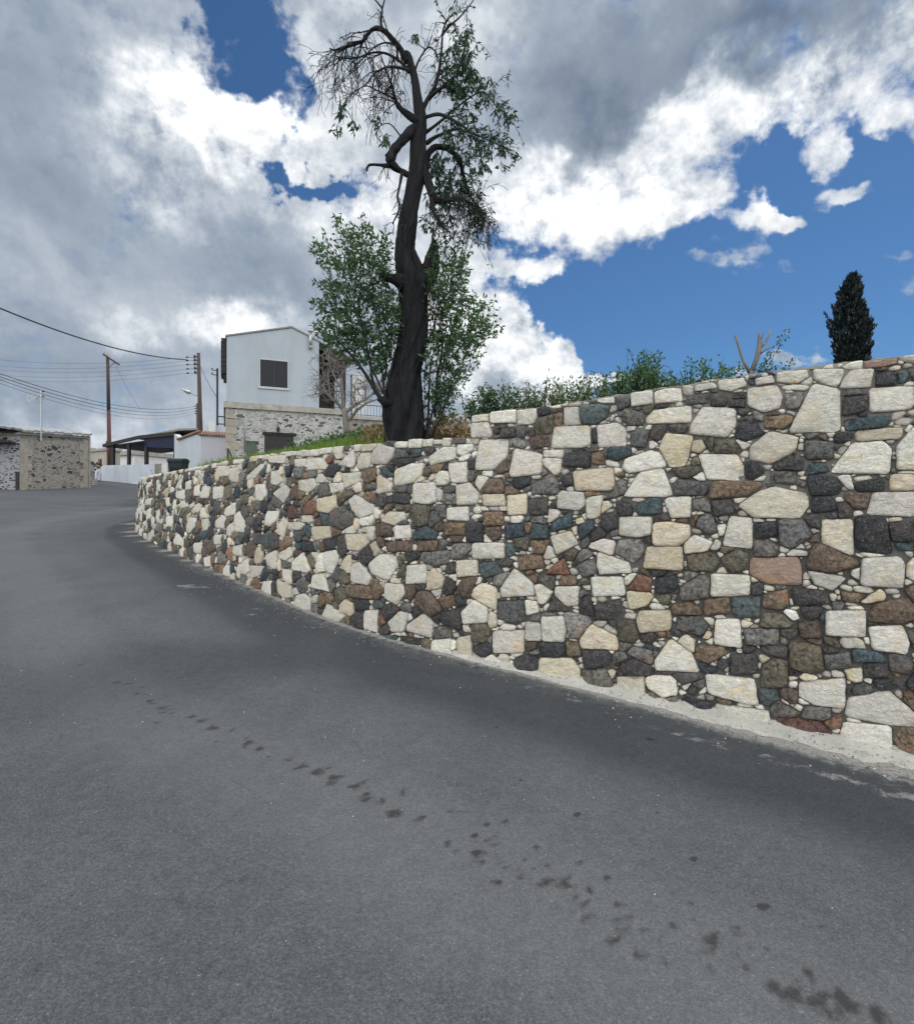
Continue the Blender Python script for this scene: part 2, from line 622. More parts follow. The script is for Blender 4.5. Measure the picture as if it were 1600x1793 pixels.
STONES_B = """
y 405 250 545 237 552 300 540 318 415 318|w 640 255 720 240 755 330 735 340 582 340|w 845 190 980 192 1003 230 1003 282 875 280|y 90 330 165 330 170 372 92 372
y 175 335 245 328 245 400 180 405|w 0 300 45 290 78 330 70 365 0 370|w 355 330 370 318 445 325 448 370 430 388 352 380|w 0 220 32 218 35 285 0 288
y 985 370 1050 325 1110 305 1225 330 1230 370 1200 415 1040 412|w 1455 325 1600 322 1640 360 1600 410 1435 402|w 722 342 820 338 818 412 750 415|w 570 410 682 410 680 472 640 482 568 475
w 955 408 1032 415 1035 522 930 510|y 1278 420 1385 418 1390 540 1375 545 1275 500|w 328 478 400 458 425 505 348 545|w 55 502 165 500 167 555 55 558
w 495 532 600 570 612 605 500 612 492 580|y 665 515 790 515 790 598 652 590|p 1028 555 1195 550 1207 600 1205 650 1080 645 1025 610|w 1418 555 1550 550 1568 575 1560 660 1412 650
w 200 590 265 640 275 685 155 692 152 660|w 890 608 1025 615 1025 685 888 690|w 470 620 580 620 590 685 475 690|w 345 655 428 652 425 720 385 725 342 685
w 60 700 110 730 108 780 20 785 15 745|y 640 738 745 738 752 770 745 808 640 815 628 770|w 1292 740 1430 738 1430 830 1290 825|w 295 760 375 758 385 800 375 848 300 845
y 470 785 560 830 565 878 435 870 430 840|w 905 770 990 768 998 870 900 855|w 1440 795 1560 790 1585 850 1575 892 1455 875|w 125 810 235 808 235 885 125 888
w 740 845 755 840 820 885 850 955 695 948 692 915|y 290 905 400 905 428 940 430 1003 290 980|w 870 960 1040 978 1055 1065 1020 1065 880 1030|w 1200 990 1360 975 1358 1080 1250 1070 1198 1040
y 560 970 655 968 658 1050 560 1050|w 905 1065 1090 1090 1102 1160 910 1120|w 1370 1045 1510 1020 1600 1095 1600 1145 1520 1140 1360 1110|w 1355 1130 1520 1145 1522 1245 1430 1240 1340 1180
r 1120 1110 1270 1120 1320 1170 1320 1205 1150 1180 1115 1145|y 0 835 50 825 55 912 0 912|o 1065 930 1110 900 1160 910 1160 1010 1060 1010|b 835 860 940 860 950 890 880 925 830 905
b 1070 680 1160 660 1165 720 1130 740 1065 725|b 1455 710 1580 690 1640 760 1560 785 1430 780|t 620 370 680 340 720 345 720 400 635 405|t 420 440 480 418 485 450 430 500
r 375 550 400 615 305 610|r 635 605 685 625 680 675 590 668|o 800 540 905 530 928 570 900 605 810 600|k 505 400 560 400 565 450 530 465 500 440
g 560 490 650 485 660 540 620 575 550 540|g 770 755 850 755 885 790 860 830 765 805|k 885 350 960 345 975 400 900 410|g 260 290 330 255 360 285 355 335 260 330
k 475 720 575 695 575 770 490 775|o 380 840 440 850 445 900 385 900|g 140 705 240 700 245 770 200 790 140 765|k 955 890 1050 885 1055 960 950 965
g 430 950 520 935 555 1000 530 1025 450 1000|k 785 1040 905 1060 885 1105 790 1075|k 1040 430 1120 425 1125 480 1040 490|b 860 700 955 690 960 750 860 760
y 0 560 70 560 72 615 0 622|t 75 570 145 565 165 605 90 630|b 210 545 300 540 310 590 215 600|k 695 620 770 610 780 680 690 680
k 1235 340 1320 335 1330 390 1240 400|g 1095 250 1190 250 1190 300 1095 290|k 1385 290 1500 270 1500 345 1400 345|k 1505 430 1600 420 1600 500 1520 500
t 1520 480 1600 460 1600 530 1540 530|b 1190 780 1270 770 1280 835 1200 835|g 1000 800 1130 800 1130 860 1010 860|b 95 390 165 390 165 440 95 445
k 250 345 320 340 320 405 255 405|t 330 430 405 390 405 445 330 465|t 265 430 325 440 320 490 255 490|t 165 440 235 430 240 480 165 490
k 1165 655 1300 670 1310 715 1180 725|b 1340 670 1450 680 1400 715 1345 705|g 1280 890 1380 880 1385 940 1290 950|k 1420 920 1510 920 1515 975 1420 975
"""
STONES_C = """
w 1165 140 1205 98 1268 115 1265 150 1235 188 1162 185|w 1015 185 1085 118 1090 180 1080 205 1010 190|w 870 165 945 155 968 195 955 210 875 215|w 822 165 868 162 866 200 820 200
w 700 150 778 145 775 185 700 180|w 1420 155 1490 110 1545 110 1545 165 1430 195|w 1270 215 1345 185 1400 185 1390 240 1350 270 1265 285|w 1510 185 1595 175 1598 270 1525 272
y 1190 245 1200 235 1255 270 1260 310 1190 325|w 1025 230 1115 222 1110 270 1045 298|w 840 260 905 250 915 290 880 318 840 305|w 710 220 740 213 768 265 735 285 708 275
w 600 235 670 185 680 200 640 250 595 262|w 505 245 555 200 568 265 540 270|w 475 195 520 195 522 240 478 245|w 452 290 492 287 492 340 450 348
w 640 280 685 278 690 330 670 355 640 350|w 720 320 775 278 800 305 765 365|w 970 275 1040 270 1038 305 985 320|y 925 345 1005 325 1005 375 975 410 925 400
w 1058 350 1090 325 1175 370 1175 410 1110 435 1070 390|w 1355 275 1455 270 1458 355 1420 370 1352 360|w 1505 385 1600 378 1600 445 1505 440|w 1205 445 1240 400 1310 405 1320 435 1265 465
w 1270 465 1340 462 1340 520 1268 528|y 895 470 975 468 980 520 900 535|w 845 420 895 418 898 450 845 452|w 785 450 845 450 845 485 785 485
w 690 400 750 400 740 440 705 470 672 460|y 735 470 765 420 785 450 770 520 738 500|w 500 390 545 360 550 415 505 425|w 460 445 490 415 505 430 500 480 462 475
w 545 420 570 400 595 450 590 495 545 490|w 325 490 340 430 370 430 370 470 345 500|w 390 435 430 432 425 485 400 488|w 238 425 268 420 265 470 240 470
w 265 530 290 500 315 535 300 555 270 550|w 455 510 485 505 485 550 455 552|w 358 545 398 540 395 590 360 590|y 1045 505 1145 500 1150 540 1110 580 1060 575
w 950 585 1010 575 1015 620 985 685 955 670|w 740 590 800 560 808 600 780 625 740 610|w 680 600 738 575 735 665 690 645|w 805 630 855 585 890 665 880 678 805 665
w 1150 640 1200 595 1270 595 1280 640 1240 715 1165 680|w 1075 640 1115 628 1165 700 1150 735 1070 720|w 1320 645 1410 640 1412 725 1315 730|w 612 645 678 650 665 690 615 705
w 540 560 580 550 580 605 540 600|w 760 660 810 655 805 730 760 710|w 895 690 940 680 980 765 892 745|y 735 710 800 740 800 790 770 795 735 770
w 1225 725 1300 730 1318 770 1275 825 1220 790|w 670 720 715 715 712 800 685 810 660 770|w 825 780 860 772 890 795 890 850 810 838|w 540 720 560 690 595 700 595 770 540 750
w 470 660 505 655 500 720 468 725|w 945 860 965 820 1050 870 1010 910 940 880|w 1130 850 1190 845 1190 950 1130 930|w 1235 905 1290 852 1332 860 1310 945 1260 945
w 1325 915 1400 860 1440 900 1435 975 1325 940|w 290 620 325 610 330 650 295 655|w 360 640 395 625 400 690 362 690|w 235 600 265 590 262 635 238 635
w 405 610 440 600 440 650 410 650|w 185 570 205 568 200 612 185 612|w 1435 985 1520 975 1525 1050 1435 1040|w 1535 970 1600 960 1600 1060 1535 1060
b 1185 460 1225 450 1260 470 1255 520 1180 510|g 975 410 1030 370 1090 420 1085 460 1030 490 970 460|r 780 370 830 380 840 430 785 440|b 1120 210 1180 200 1200 250 1150 280 1115 250
t 765 200 820 195 800 240 770 250|t 1195 205 1230 195 1270 245 1240 250|k 1245 170 1400 150 1420 185 1290 210|k 1255 315 1340 320 1335 370 1260 365
b 1225 540 1350 530 1350 585 1235 585|b 1365 530 1465 530 1460 580 1370 585|k 850 530 900 540 910 585 850 580|b 1040 730 1160 735 1175 800 1050 790
t 1195 950 1285 965 1270 1000 1200 975|k 1290 965 1385 975 1385 1005 1295 1000|g 1490 320 1555 320 1550 370 1490 370|b 1485 450 1590 455 1590 510 1490 510
"""
STONES_D = """
w 600 250 650 170 640 240 600 300 575 300|w 670 230 725 215 720 300 665 310|w 750 270 805 255 800 370 750 360|w 825 270 895 275 880 385 800 385
w 580 330 650 300 670 370 640 400 580 380|w 600 440 640 405 700 460 610 490|w 710 490 800 425 830 450 800 515 720 520|w 490 380 530 380 520 465 485 455
w 400 300 420 240 440 310 420 330|w 230 300 300 295 300 340 240 355|w 300 400 360 380 350 450 290 450|w 300 500 350 480 360 560 290 600
w 240 460 265 450 260 600 245 600|w 160 460 185 450 185 560 165 560|w 395 500 430 480 430 620 400 600|w 355 680 385 675 375 745 350 750
w 200 740 240 705 235 790 205 790|w 270 190 310 185 310 230 285 235|w 205 220 240 190 235 290 205 290|w 120 480 145 430 150 540 120 560
w 100 600 120 590 120 690 100 680|w 140 660 175 655 170 730 145 730|w 500 220 530 215 530 290 505 290|w 310 240 345 230 340 280 320 290
"""
PALETTE = {
    'w': [(0.68, 0.66, 0.59), (0.73, 0.71, 0.64), (0.62, 0.60, 0.54), (0.69, 0.66, 0.575)],
    'y': [(0.65, 0.585, 0.455), (0.60, 0.535, 0.41), (0.65, 0.605, 0.50)],
    'p': [(0.33, 0.225, 0.18), (0.38, 0.27, 0.22)],
    't': [(0.045, 0.072, 0.080), (0.038, 0.064, 0.076), (0.066, 0.088, 0.090), (0.030, 0.047, 0.060)],
    'b': [(0.115, 0.082, 0.060), (0.145, 0.105, 0.070), (0.088, 0.064, 0.050), (0.17, 0.12, 0.075)],
    'o': [(0.090, 0.084, 0.062), (0.105, 0.096, 0.070), (0.125, 0.108, 0.075)],
    'r': [(0.165, 0.085, 0.054), (0.085, 0.042, 0.036), (0.19, 0.118, 0.078)],
    'k': [(0.034, 0.034, 0.037), (0.044, 0.041, 0.042), (0.026, 0.028, 0.033), (0.056, 0.052, 0.051)],
    'g': [(0.095, 0.097, 0.096), (0.13, 0.13, 0.124), (0.076, 0.08, 0.082), (0.165, 0.16, 0.15), (0.11, 0.102, 0.092)],
    'c': [(0.70, 0.67, 0.59), (0.62, 0.595, 0.52), (0.75, 0.72, 0.64), (0.44, 0.42, 0.385)],
}
SOFT = set('wypc')


def hull(pts):
    pts = sorted(set(pts))
    if len(pts) < 3:
        return pts
    def half(ps):
        h = []
        for p in ps:
            while len(h) > 1 and (h[-1][0] - h[-2][0]) * (p[1] - h[-2][1]) - (h[-1][1] - h[-2][1]) * (p[0] - h[-2][0]) <= 0:
                h.pop()
            h.append(p)
        return h[:-1]
    return half(pts) + half(pts[::-1])


def clip(poly, p0, n):
    out = []
    m = len(poly)
    for i in range(m):
        a, b = poly[i], poly[(i + 1) % m]
        da = (a[0] - p0[0]) * n[0] + (a[1] - p0[1]) * n[1]
        db = (b[0] - p0[0]) * n[0] + (b[1] - p0[1]) * n[1]
        if da <= 0:
            out.append(a)
        if (da < 0 < db) or (db < 0 < da):
            t = da / (da - db)
            out.append((a[0] + (b[0] - a[0]) * t, a[1] + (b[1] - a[1]) * t))
    return out


def area_c(p):
    A = cx = cy = 0.0
    for i in range(len(p)):
        x0, y0 = p[i]
        x1, y1 = p[(i + 1) % len(p)]
        w = x0 * y1 - x1 * y0
        A += w
        cx += (x0 + x1) * w
        cy += (y0 + y1) * w
    A *= 0.5
    if abs(A) < 1e-9:
        return 0.0, p[0] if p else (0, 0)
    return A, (cx / (6 * A), cy / (6 * A))


class Pack:
    CELL = 0.22

    def __init__(self):
        self.items, self.grid = [], {}

    def near(self, x0, y0, x1, y1):
        c = self.CELL
        seen = set()
        for i in range(int(math.floor(x0 / c)), int(math.floor(x1 / c)) + 1):
            for j in range(int(math.floor(y0 / c)), int(math.floor(y1 / c)) + 1):
                seen.update(self.grid.get((i, j), ()))
        return seen

    def fit(self, poly, c, minfrac, minarea=0.0, best_area=False):
        A0 = area_c(poly)[0]
        # stay on the wall: under its top, above the road, on this side of the step
        lim = float(ztop(c[0])) + 0.004 + 0.012 * math.sin(c[0] * 9.0) * math.sin(c[0] * 23.0)
        base = float(np.interp(c[0], PS, PBASE)) - 0.02
        gs = float(np.interp(c[0] + 0.1, PS, PBASE) - np.interp(c[0] - 0.1, PS, PBASE)) / 0.2
        if not (base < c[1] < lim):
            return None
        sl = float(ztop(c[0] + 0.05) - ztop(c[0] - 0.05)) / 0.1 if abs(c[0] - S_STEP) > 0.06 else 0.0
        poly = clip(poly, (c[0], lim), (-sl, 1.0))
        poly = clip(poly, (c[0], base), (gs, -1.0))
        if c[1] > float(ztop(S_STEP + 0.1)) - 0.02 and c[0] < S_STEP:
            poly = clip(poly, (S_STEP - 0.012, 0), (1.0, 0.0))
        xs = [p[0] for p in poly] or [0]
        ys = [p[1] for p in poly] or [0]
        for k in self.near(min(xs), min(ys), max(xs), max(ys)):
            q, bb = self.items[k][0], self.items[k][4]
            if bb[0] > max(xs) or bb[2] < min(xs) or bb[1] > max(ys) or bb[3] < min(ys):
                continue
            # already apart along one of its own edges?
            apart = False
            for i in range(len(poly)):
                a, b = poly[i], poly[(i + 1) % len(poly)]
                ex, ey = b[0] - a[0], b[1] - a[1]
                L = math.hypot(ex, ey)
                if L > 0.003 and all((w[0] - a[0]) * ey - (w[1] - a[1]) * ex >= -0.0015 * L for w in q):
                    apart = True
                    break
            if apart:
                continue
            if best_area:
                opts = []
                for i in range(len(q)):
                    a, b = q[i], q[(i + 1) % len(q)]
                    ex, ey = b[0] - a[0], b[1] - a[1]
                    L = math.hypot(ex, ey) or 1e-9
                    cp = clip(poly, a, (-ey / L, ex / L))
                    opts.append((area_c(cp)[0] if len(cp) > 2 else 0.0, cp))
                opts.sort(key=lambda o: -o[0])
                if opts[0][0] < 1e-4:
                    return None
                poly = opts[0][1]
                continue
            best, be = -1e9, None
            for i in range(len(q)):
                a, b = q[i], q[(i + 1) % len(q)]
                ex, ey = b[0] - a[0], b[1] - a[1]
                L = math.hypot(ex, ey)
                if L < 1e-6:
                    continue
                nx, ny = ey / L, -ex / L
                d = (c[0] - a[0]) * nx + (c[1] - a[1]) * ny
                if d > best:
                    best, be = d, (a, nx, ny)
            if best <= 0.004:
                return None
            poly = clip(poly, be[0], (-be[1], -be[2]))
            if len(poly) < 3:
                return None
        A, cc = area_c(poly)
        if A < minfrac * A0 or A < minarea:
            return None
        return poly

    def put(self, poly, key, col, kind):
        xs = [p[0] for p in poly]
        ys = [p[1] for p in poly]
        bb = (min(xs), min(ys), max(xs), max(ys))
        k = len(self.items)
        self.items.append((poly, key, col, kind, bb))
        c = self.CELL
        for i in range(int(math.floor(bb[0] / c)), int(math.floor(bb[2] / c)) + 1):
            for j in range(int(math.floor(bb[1] / c)), int(math.floor(bb[3] / c)) + 1):
                self.grid.setdefault((i, j), []).append(k)


S_LO, S_HI = 4.2, 31.5
rs = random.Random(11)
pack = Pack()


def jit(c, f=0.10):
    k = 1 + rs.uniform(-f, f)
    return tuple(min(0.85, q * k * (1 + rs.uniform(-0.012, 0.012))) for q in c)


LISTED = []


def add_listed(text, ox, oy, sc):
    for ent in text.replace('\n', '|').split('|'):
        t = ent.split()
        if len(t) < 7:
            continue
        xy = [float(q) for q in t[1:]]
        pts = [px_to_wall(ox + xy[i] / sc, oy + xy[i + 1] / sc) for i in range(0, len(xy), 2)]
        if max(p[0] for p in pts) - min(p[0] for p in pts) > 0.9:
            continue
        pts = hull([(round(a, 4), round(b, 4)) for a, b in pts])
        A, c = area_c(pts)
        if t[0] in 'wyp':
            pts = [(c[0] + (a - c[0]) * 1.05, c[1] + (b - c[1]) * 1.05) for a, b in pts]
        LISTED.append((A, t[0], pts, c))


def place_listed():
    LISTED.sort(key=lambda q: -q[0] * (4 if q[1] in 'wyp' else 1))
    for A, key, pts, c in LISTED:
        p = pack.fit(pts, c, 0.40, best_area=True)
        if p:
            pack.put(p, key, jit(rs.choice(PALETTE[key])), 'big')


add_listed(STONES_A, 800, 460, 2.0)
add_listed(STONES_B, 800, 700, 2.0)
add_listed(STONES_C, 200, 740, 2.5806)
add_listed(STONES_D, 200, 800, 5.3333)
place_listed()
S_RIGHT = px_to_wall(1590, 900)[0]
S_LEFT = px_to_wall(262, 880)[0]


def rand_poly(c, r, n, asp, irr):
    ph = rs.uniform(0, 2 * PI)
    rot = rs.gauss(0, 0.22)
    out = []
    for k in range(n):
        a = ph + 2 * PI * (k + rs.uniform(-irr, irr)) / n
        q = r * rs.uniform(0.84, 1.12)
        x, y = math.cos(a) * q * asp, math.sin(a) * q
        out.append((c[0] + x * math.cos(rot) - y * math.sin(rot), c[1] + x * math.sin(rot) + y * math.cos(rot)))
    return hull(out)


def rand_c(lo, hi):
    s = rs.uniform(lo, hi)
    b, t = float(np.interp(s, PS, PBASE)), float(ztop(s))
    return (s, rs.uniform(b, t))


# pale stones where the photograph does not reach
for lo, hi in ((S_LO, S_RIGHT), (S_LEFT, S_HI)):
    got = 0
    for _ in range(int((hi - lo) * 60)):
        c = rand_c(lo, hi)
        r = rs.uniform(0.09, 0.17)
        if any(abs(c[0] - i[0][0][0]) < 0.5 and i[1] in 'wy' and math.hypot(c[0] - area_c(i[0])[1][0], c[1] - area_c(i[0])[1][1]) < 0.30 for i in pack.items[-40:]):
            continue
        p = pack.fit(rand_poly(c, r, rs.choice((4, 4, 5)), rs.uniform(0.9, 1.4), 0.12), c, 0.7)
        if p:
            pack.put(p, 'w', jit(rs.choice(PALETTE['w'])), 'big')
# flat capping stones along the top of the long low wall
s = S_STEP + 0.05
while s < S_HI:
    L = rs.uniform(0.10, 0.30)
    h = rs.uniform(0.045, 0.085)
    zt = float(ztop(s + L / 2))
    c = (s + L / 2, zt - h * 0.5 - 0.012)
    p = pack.fit([(s, zt - h - rs.uniform(0, .01)), (s + L - 0.008, zt - h), (s + L - 0.008, zt + .1), (s, zt + .1)], c, 0.15)
    if p:
        key = rs.choice('wwwwyg')
        pack.put(p, key, jit(rs.choice(PALETTE[key])), 'mid')
    s += L
DARK = 'kkkkkkkkggggggggbbbbbbbttooooggkr'
def fill_dark(r, n_per_m, mf):
    for _ in range(int(n_per_m * (S_HI - S_LO))):
        c = rand_c(S_LO, S_HI)
        p = pack.fit(rand_poly(c, r * rs.uniform(0.9, 1.15), rs.choice((5, 6, 7, 8)), rs.uniform(1.0, 1.75), 0.3), c, mf)
        if p:
            key = rs.choice(DARK)
            if rs.random() < 0.20 + 0.12 * (r < 0.06):
                key = rs.choice('wwwwwwyyy')
            pack.put(p, key, jit(rs.choice(PALETTE[key]), 0.22), 'mid')


def fill_chips(r, n_per_m, mf, pale=0.75):
    for _ in range(int(n_per_m * (27.0 - S_LO))):
        c = rand_c(S_LO, 27.0)
        if r < 0.02 and c[0] > 19:
            continue
        p = pack.fit(rand_poly(c, r * rs.uniform(0.9, 1.2), rs.choice((4, 5, 6)), rs.uniform(1.0, 2.6), 0.3), c, mf, 0.00016)
        if p:
            key = 'c' if rs.random() < pale else rs.choice('gbkk')
            pack.put(p, key, jit(rs.choice(PALETTE[key]), 0.12), 'chip')


for a in ((0.125, 50, .5), (0.10, 110, .5), (0.08, 170, .5), (0.065, 220, .48)):
    fill_dark(*a)
fill_chips(0.045, 40, .5, .95)
fill_chips(0.036, 110, .45, .92)
fill_dark(0.054, 300, .44)
fill_chips(0.030, 220, .40, .9)
fill_dark(0.044, 400, .40)
fill_chips(0.026, 420, .36, .9)
fill_dark(0.034, 420, .36)
for a in ((0.026, 700, .28), (0.019, 1000, .26), (0.013, 1200, .25)):
    fill_chips(*a)


def wall3(s, z, out):
    x, y, nx, ny, b = wpt(s)
    o = BATTER * np.maximum(0, z - b) - out
    return np.stack([x + nx * o, y + ny * o, z], -1)


def build_stones():
    allv, faces, smooth_src, cols = [], [], [], []
    sS, sZ, sO, sC, sR = [], [], [], [], []
    nv = 0
    for poly, key, col, kind, bb in pack.items:
        A, c = area_c(poly)
        rin = math.sqrt(A / PI)
        gap = {'big': 0.0035, 'mid': 0.003, 'chip': 0.0012}[kind]
        pts = poly
        # round the corners: little on the dressed pale stones, more on field stones
        cut = 0.05 if key in 'wyp' and kind == 'big' else (0.07 if key in SOFT else 0.085)
        for it in range(1):
            q = []
            for i in range(len(pts)):
                a, b = pts[i], pts[(i + 1) % len(pts)]
                q += [(a[0] + (b[0] - a[0]) * cut, a[1] + (b[1] - a[1]) * cut), (b[0] - (b[0] - a[0]) * cut, b[1] - (b[1] - a[1]) * cut)]
            pts = q
            cut *= 0.8
        k = max(0.5, 1 - gap / rin)
        per = sum(math.dist(pts[i], pts[(i + 1) % len(pts)]) for i in range(len(pts)))
        far = c[0] > 17.5
        n = {'big': 34, 'mid': 24, 'chip': 10}[kind]
        if far:
            n = {'big': 18, 'mid': 12, 'chip': 6}[kind]
        # resample the outline evenly
        L = [0]
        for i in range(len(pts)):
            L.append(L[-1] + math.dist(pts[i], pts[(i + 1) % len(pts)]))
        closed = pts + [pts[0]]
        ring = []
        for j in range(n):
            t = per * j / n
            i = max(0, min(len(pts) - 1, int(np.searchsorted(L, t, 'right')) - 1))
            f = (t - L[i]) / max(1e-9, L[i + 1] - L[i])
            ring.append((closed[i][0] + (closed[i + 1][0] - closed[i][0]) * f, closed[i][1] + (closed[i + 1][1] - closed[i][1]) * f))
        rid = rs.uniform(0, 50)
        pale = key in SOFT
        bulge = {'big': 0.020 if pale else 0.034, 'mid': 0.026 if pale else 0.036, 'chip': 0.010}[kind] * rs.uniform(0.75, 1.3)
        if kind != 'chip':
            bulge = min(bulge, rin * 0.42)
        lift = rs.uniform(-0.004, 0.008) if kind != 'chip' else rs.uniform(-0.006, 0.003)
        tx, tz = rs.uniform(-0.10, 0.10), rs.uniform(-0.10, 0.10)
        if kind == 'chip':
            prof = [(k, -0.03), (k * 0.98, lift), (k * 0.62, lift + bulge)]
        elif pale:
            prof = [(k, -0.05), (k, lift), (k * 0.965, lift + bulge * 0.62), (k * 0.80, lift + bulge * 0.92), (k * 0.52, lift + bulge), (k * 0.25, lift + bulge * 1.02)]
        else:
            prof = [(k, -0.05), (k, lift - 0.004), (k * 0.955, lift + bulge * 0.5), (k * 0.80, lift + bulge * 0.84), (k * 0.54, lift + bulge * 1.0), (k * 0.26, lift + bulge * 1.06)]
        if far and kind != 'chip':
            prof = prof[:4]
        m = len(prof)
        fac = [(rs.gauss(0, .55), rs.gauss(0, .55), rs.uniform(.0, .35)) for _ in range(4)] if not pale else [(rs.gauss(0, .16), rs.gauss(0, .16), rs.uniform(0, .12)) for _ in range(3)]
        amp = (0.017 if pale else 0.014) * min(1, rin / 0.08)
        for ri, (kk, o) in enumerate(prof):
            for (x, y) in ring:
                X, Z = c[0] + (x - c[0]) * kk, c[1] + (y - c[1]) * kk
                oo = o
                if ri >= 1 and kind != 'chip':
                    w = min(1.0, 0.25 + 0.75 * (ri - 1))
                    oo += (X - c[0]) * tx * w + (Z - c[1]) * tz * w
                    f1 = mnoise.noise(Vector((X * 13 + rid, Z * 13, rid)))
                    f2 = mnoise.noise(Vector((X * 34 + rid, Z * 30, rid * 2)))
                    oo += w * amp * (f1 + 0.6 * f2)
                    if ri >= 2:
                        oo = min(oo, lift + bulge * min(1.0 + fc + (fa * (X - c[0]) + fb * (Z - c[1])) / rin for fa, fb, fc in fac))
                if kind != 'chip' and ri < 3:
                    e = 0.0035 if kind == 'big' else 0.005
                    X += e * mnoise.noise(Vector((x * 26, y * 26, rid)))
                    Z += e * mnoise.noise(Vector((x * 26, y * 26, rid + 9)))
                sS.append(X), sZ.append(Z), sO.append(oo)
        sS.append(c[0]), sZ.append(c[1]), sO.append(prof[-1][1] + amp * 0.6 * mnoise.noise(Vector((c[0] * 13 + rid, c[1] * 13, rid))))
        cnt = n * m + 1
        for ri in range(m - 1):
            for j in range(n):
                a, b = nv + ri * n + j, nv + ri * n + (j + 1) % n
                faces.append((b, a, a + n, b + n))
        for j in range(n):
            faces.append((nv + (m - 1) * n + (j + 1) % n, nv + (m - 1) * n + j, nv + n * m))
        sC += [(*col, 1.0 if pale else 0.0)] * cnt
        sR += [rid] * cnt
        nv += cnt
    V = wall3(np.array(sS), np.array(sZ), np.array(sO))
    mb = MB()
    mb.v = [tuple(p) for p in V]
    mb.f = faces
    mb.mi = [0] * len(faces)
    mb.at = {'stone_colour': ('FLOAT_COLOR', sC), 'stone_id': ('FLOAT', sR)}
    return mb


def stone_mat():
    m, t = new_mat('field_stone')
    p = t.obj()
    ca = t.node('ShaderNodeAttribute', attribute_name='stone_colour')
    rid = t.attr('stone_id')
    pale = ca.outputs['Alpha']
    off = t.vm('ADD', p, t.vm('SCALE', (1.0, 0.7, 1.3), scale=rid))
    big = t.noise(off, 7.0, 5, 0.6, 0.4)
    mid = t.noise(off, 26.0, 5, 0.65)
    fine = t.noise(off, 150.0, 3, 0.6)
    str_ = t.noise(t.mapping(off, scale=(6, 6, 26), rot=(0.3, 0.2, 0)), 2.2, 5, 0.65, 0.8)
    # pale limestone: warm stains, small pits, chisel scars with crease shade in the colour
    warm = t.mix(t.ss(big, 0.50, 0.70, 0, 0.9), ca.outputs['Color'], t.mix(1.0, ca.outputs['Color'], (0.98, 0.87, 0.68), 'MULTIPLY'))
    lime = t.mix(1.0, warm, t.mix(t.lin(str_, 0.3, 0.7), (0.90, 0.90, 0.905), (1.10, 1.09, 1.08)), 'MULTIPLY')
    scar = t.noise(t.mapping(off, scale=(9, 9, 20), rot=(0.5, 0.3, 0.2)), 1.7, 6, 0.62, 1.6)
    ridge = t.m('ABSOLUTE', t.m('SUBTRACT', scar, 0.5))
    lime = t.mix(t.ss(ridge, 0.014, 0.0, 0, 0.16), lime, (0.40, 0.38, 0.34))
    lime = t.mix(t.ss(mid, 0.60, 0.76, 0, 0.28), lime, (0.36, 0.35, 0.32))
    lime = t.mix(t.ss(t.noise(off, 75.0, 3, 0.6), 0.66, 0.74, 0, 0.6), lime, (0.24, 0.23, 0.21))
    # dark igneous: mottled, pale mineral flecks, veins and rusty patches
    mot = t.mix(t.lin(t.noise(off, 34.0, 6, 0.72), 0.33, 0.67), (0.12, 0.12, 0.14), (2.4, 2.36, 2.28))
    ign = t.mix(1.0, ca.outputs['Color'], mot, 'MULTIPLY')
    ign = t.mix(t.ss(big, 0.55, 0.72, 0, 0.6), ign, t.mix(1.0, ca.outputs['Color'], (2.5, 1.6, 1.05), 'MULTIPLY'))
    ign = t.mix(t.ss(t.noise(off, 55.0, 5, 0.75), 0.56, 0.70, 0, 0.65), ign, (0.22, 0.215, 0.205))
    ign = t.mix(t.ss(t.noise(off, 110.0, 3, 0.65), 0.60, 0.68, 0, 0.55), ign, (0.32, 0.31, 0.295))
    ign = t.mix(t.ss(ridge, 0.022, 0.0, 0, 0.4), ign, (0.25, 0.24, 0.23))
    col = t.mix(pale, ign, lime)
    h = t.m('ADD', t.m('MULTIPLY', mid, 0.7), t.m('MULTIPLY', fine, 0.25))
    h = t.m('ADD', h, t.m('MULTIPLY', scar, 0.8))
    h = t.m('ADD', h, t.m('MULTIPLY', t.ss(ridge, 0.0, 0.05), 0.08))
    h = t.m('ADD', h, t.m('MULTIPLY', big, 0.8))
    nrm = t.bump(h, 1.0, 0.030)
    rough = t.m('ADD', 0.55, t.m('MULTIPLY', pale, 0.27))
    t.surface(col, rough, nrm, 0.0, 0.35)
    return m


def mortar_mat():
    m, t = new_mat('lime_mortar')
    p = t.obj()
    n1 = t.noise(p, 3.0, 5, 0.6)
    n2 = t.noise(p, 60.0, 5, 0.65)
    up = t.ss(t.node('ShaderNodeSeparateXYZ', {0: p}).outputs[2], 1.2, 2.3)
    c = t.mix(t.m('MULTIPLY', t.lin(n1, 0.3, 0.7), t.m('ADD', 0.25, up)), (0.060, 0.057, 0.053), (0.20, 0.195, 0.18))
    c = t.mix(t.ss(n2, 0.5, 0.75, 0, 0.3), c, (0.30, 0.29, 0.27))
    t.surface(c, 0.92, t.bump(n2, 0.8, 0.01))
    return m


M_STONE = stone_mat()
M_MORTAR = mortar_mat()
wall_x, wall_y = wpt(12.0)[0], wpt(12.0)[1]
wall = empty('retaining_wall', (float(wall_x), float(wall_y), float(np.interp(12.0, PS, PBASE))))
tag(wall, 'curving retaining wall of cream limestone blocks and dark field stones rising beside the road', 'wall')
build_stones().build('stone_facing', M_STONE, wall, smooth=True)


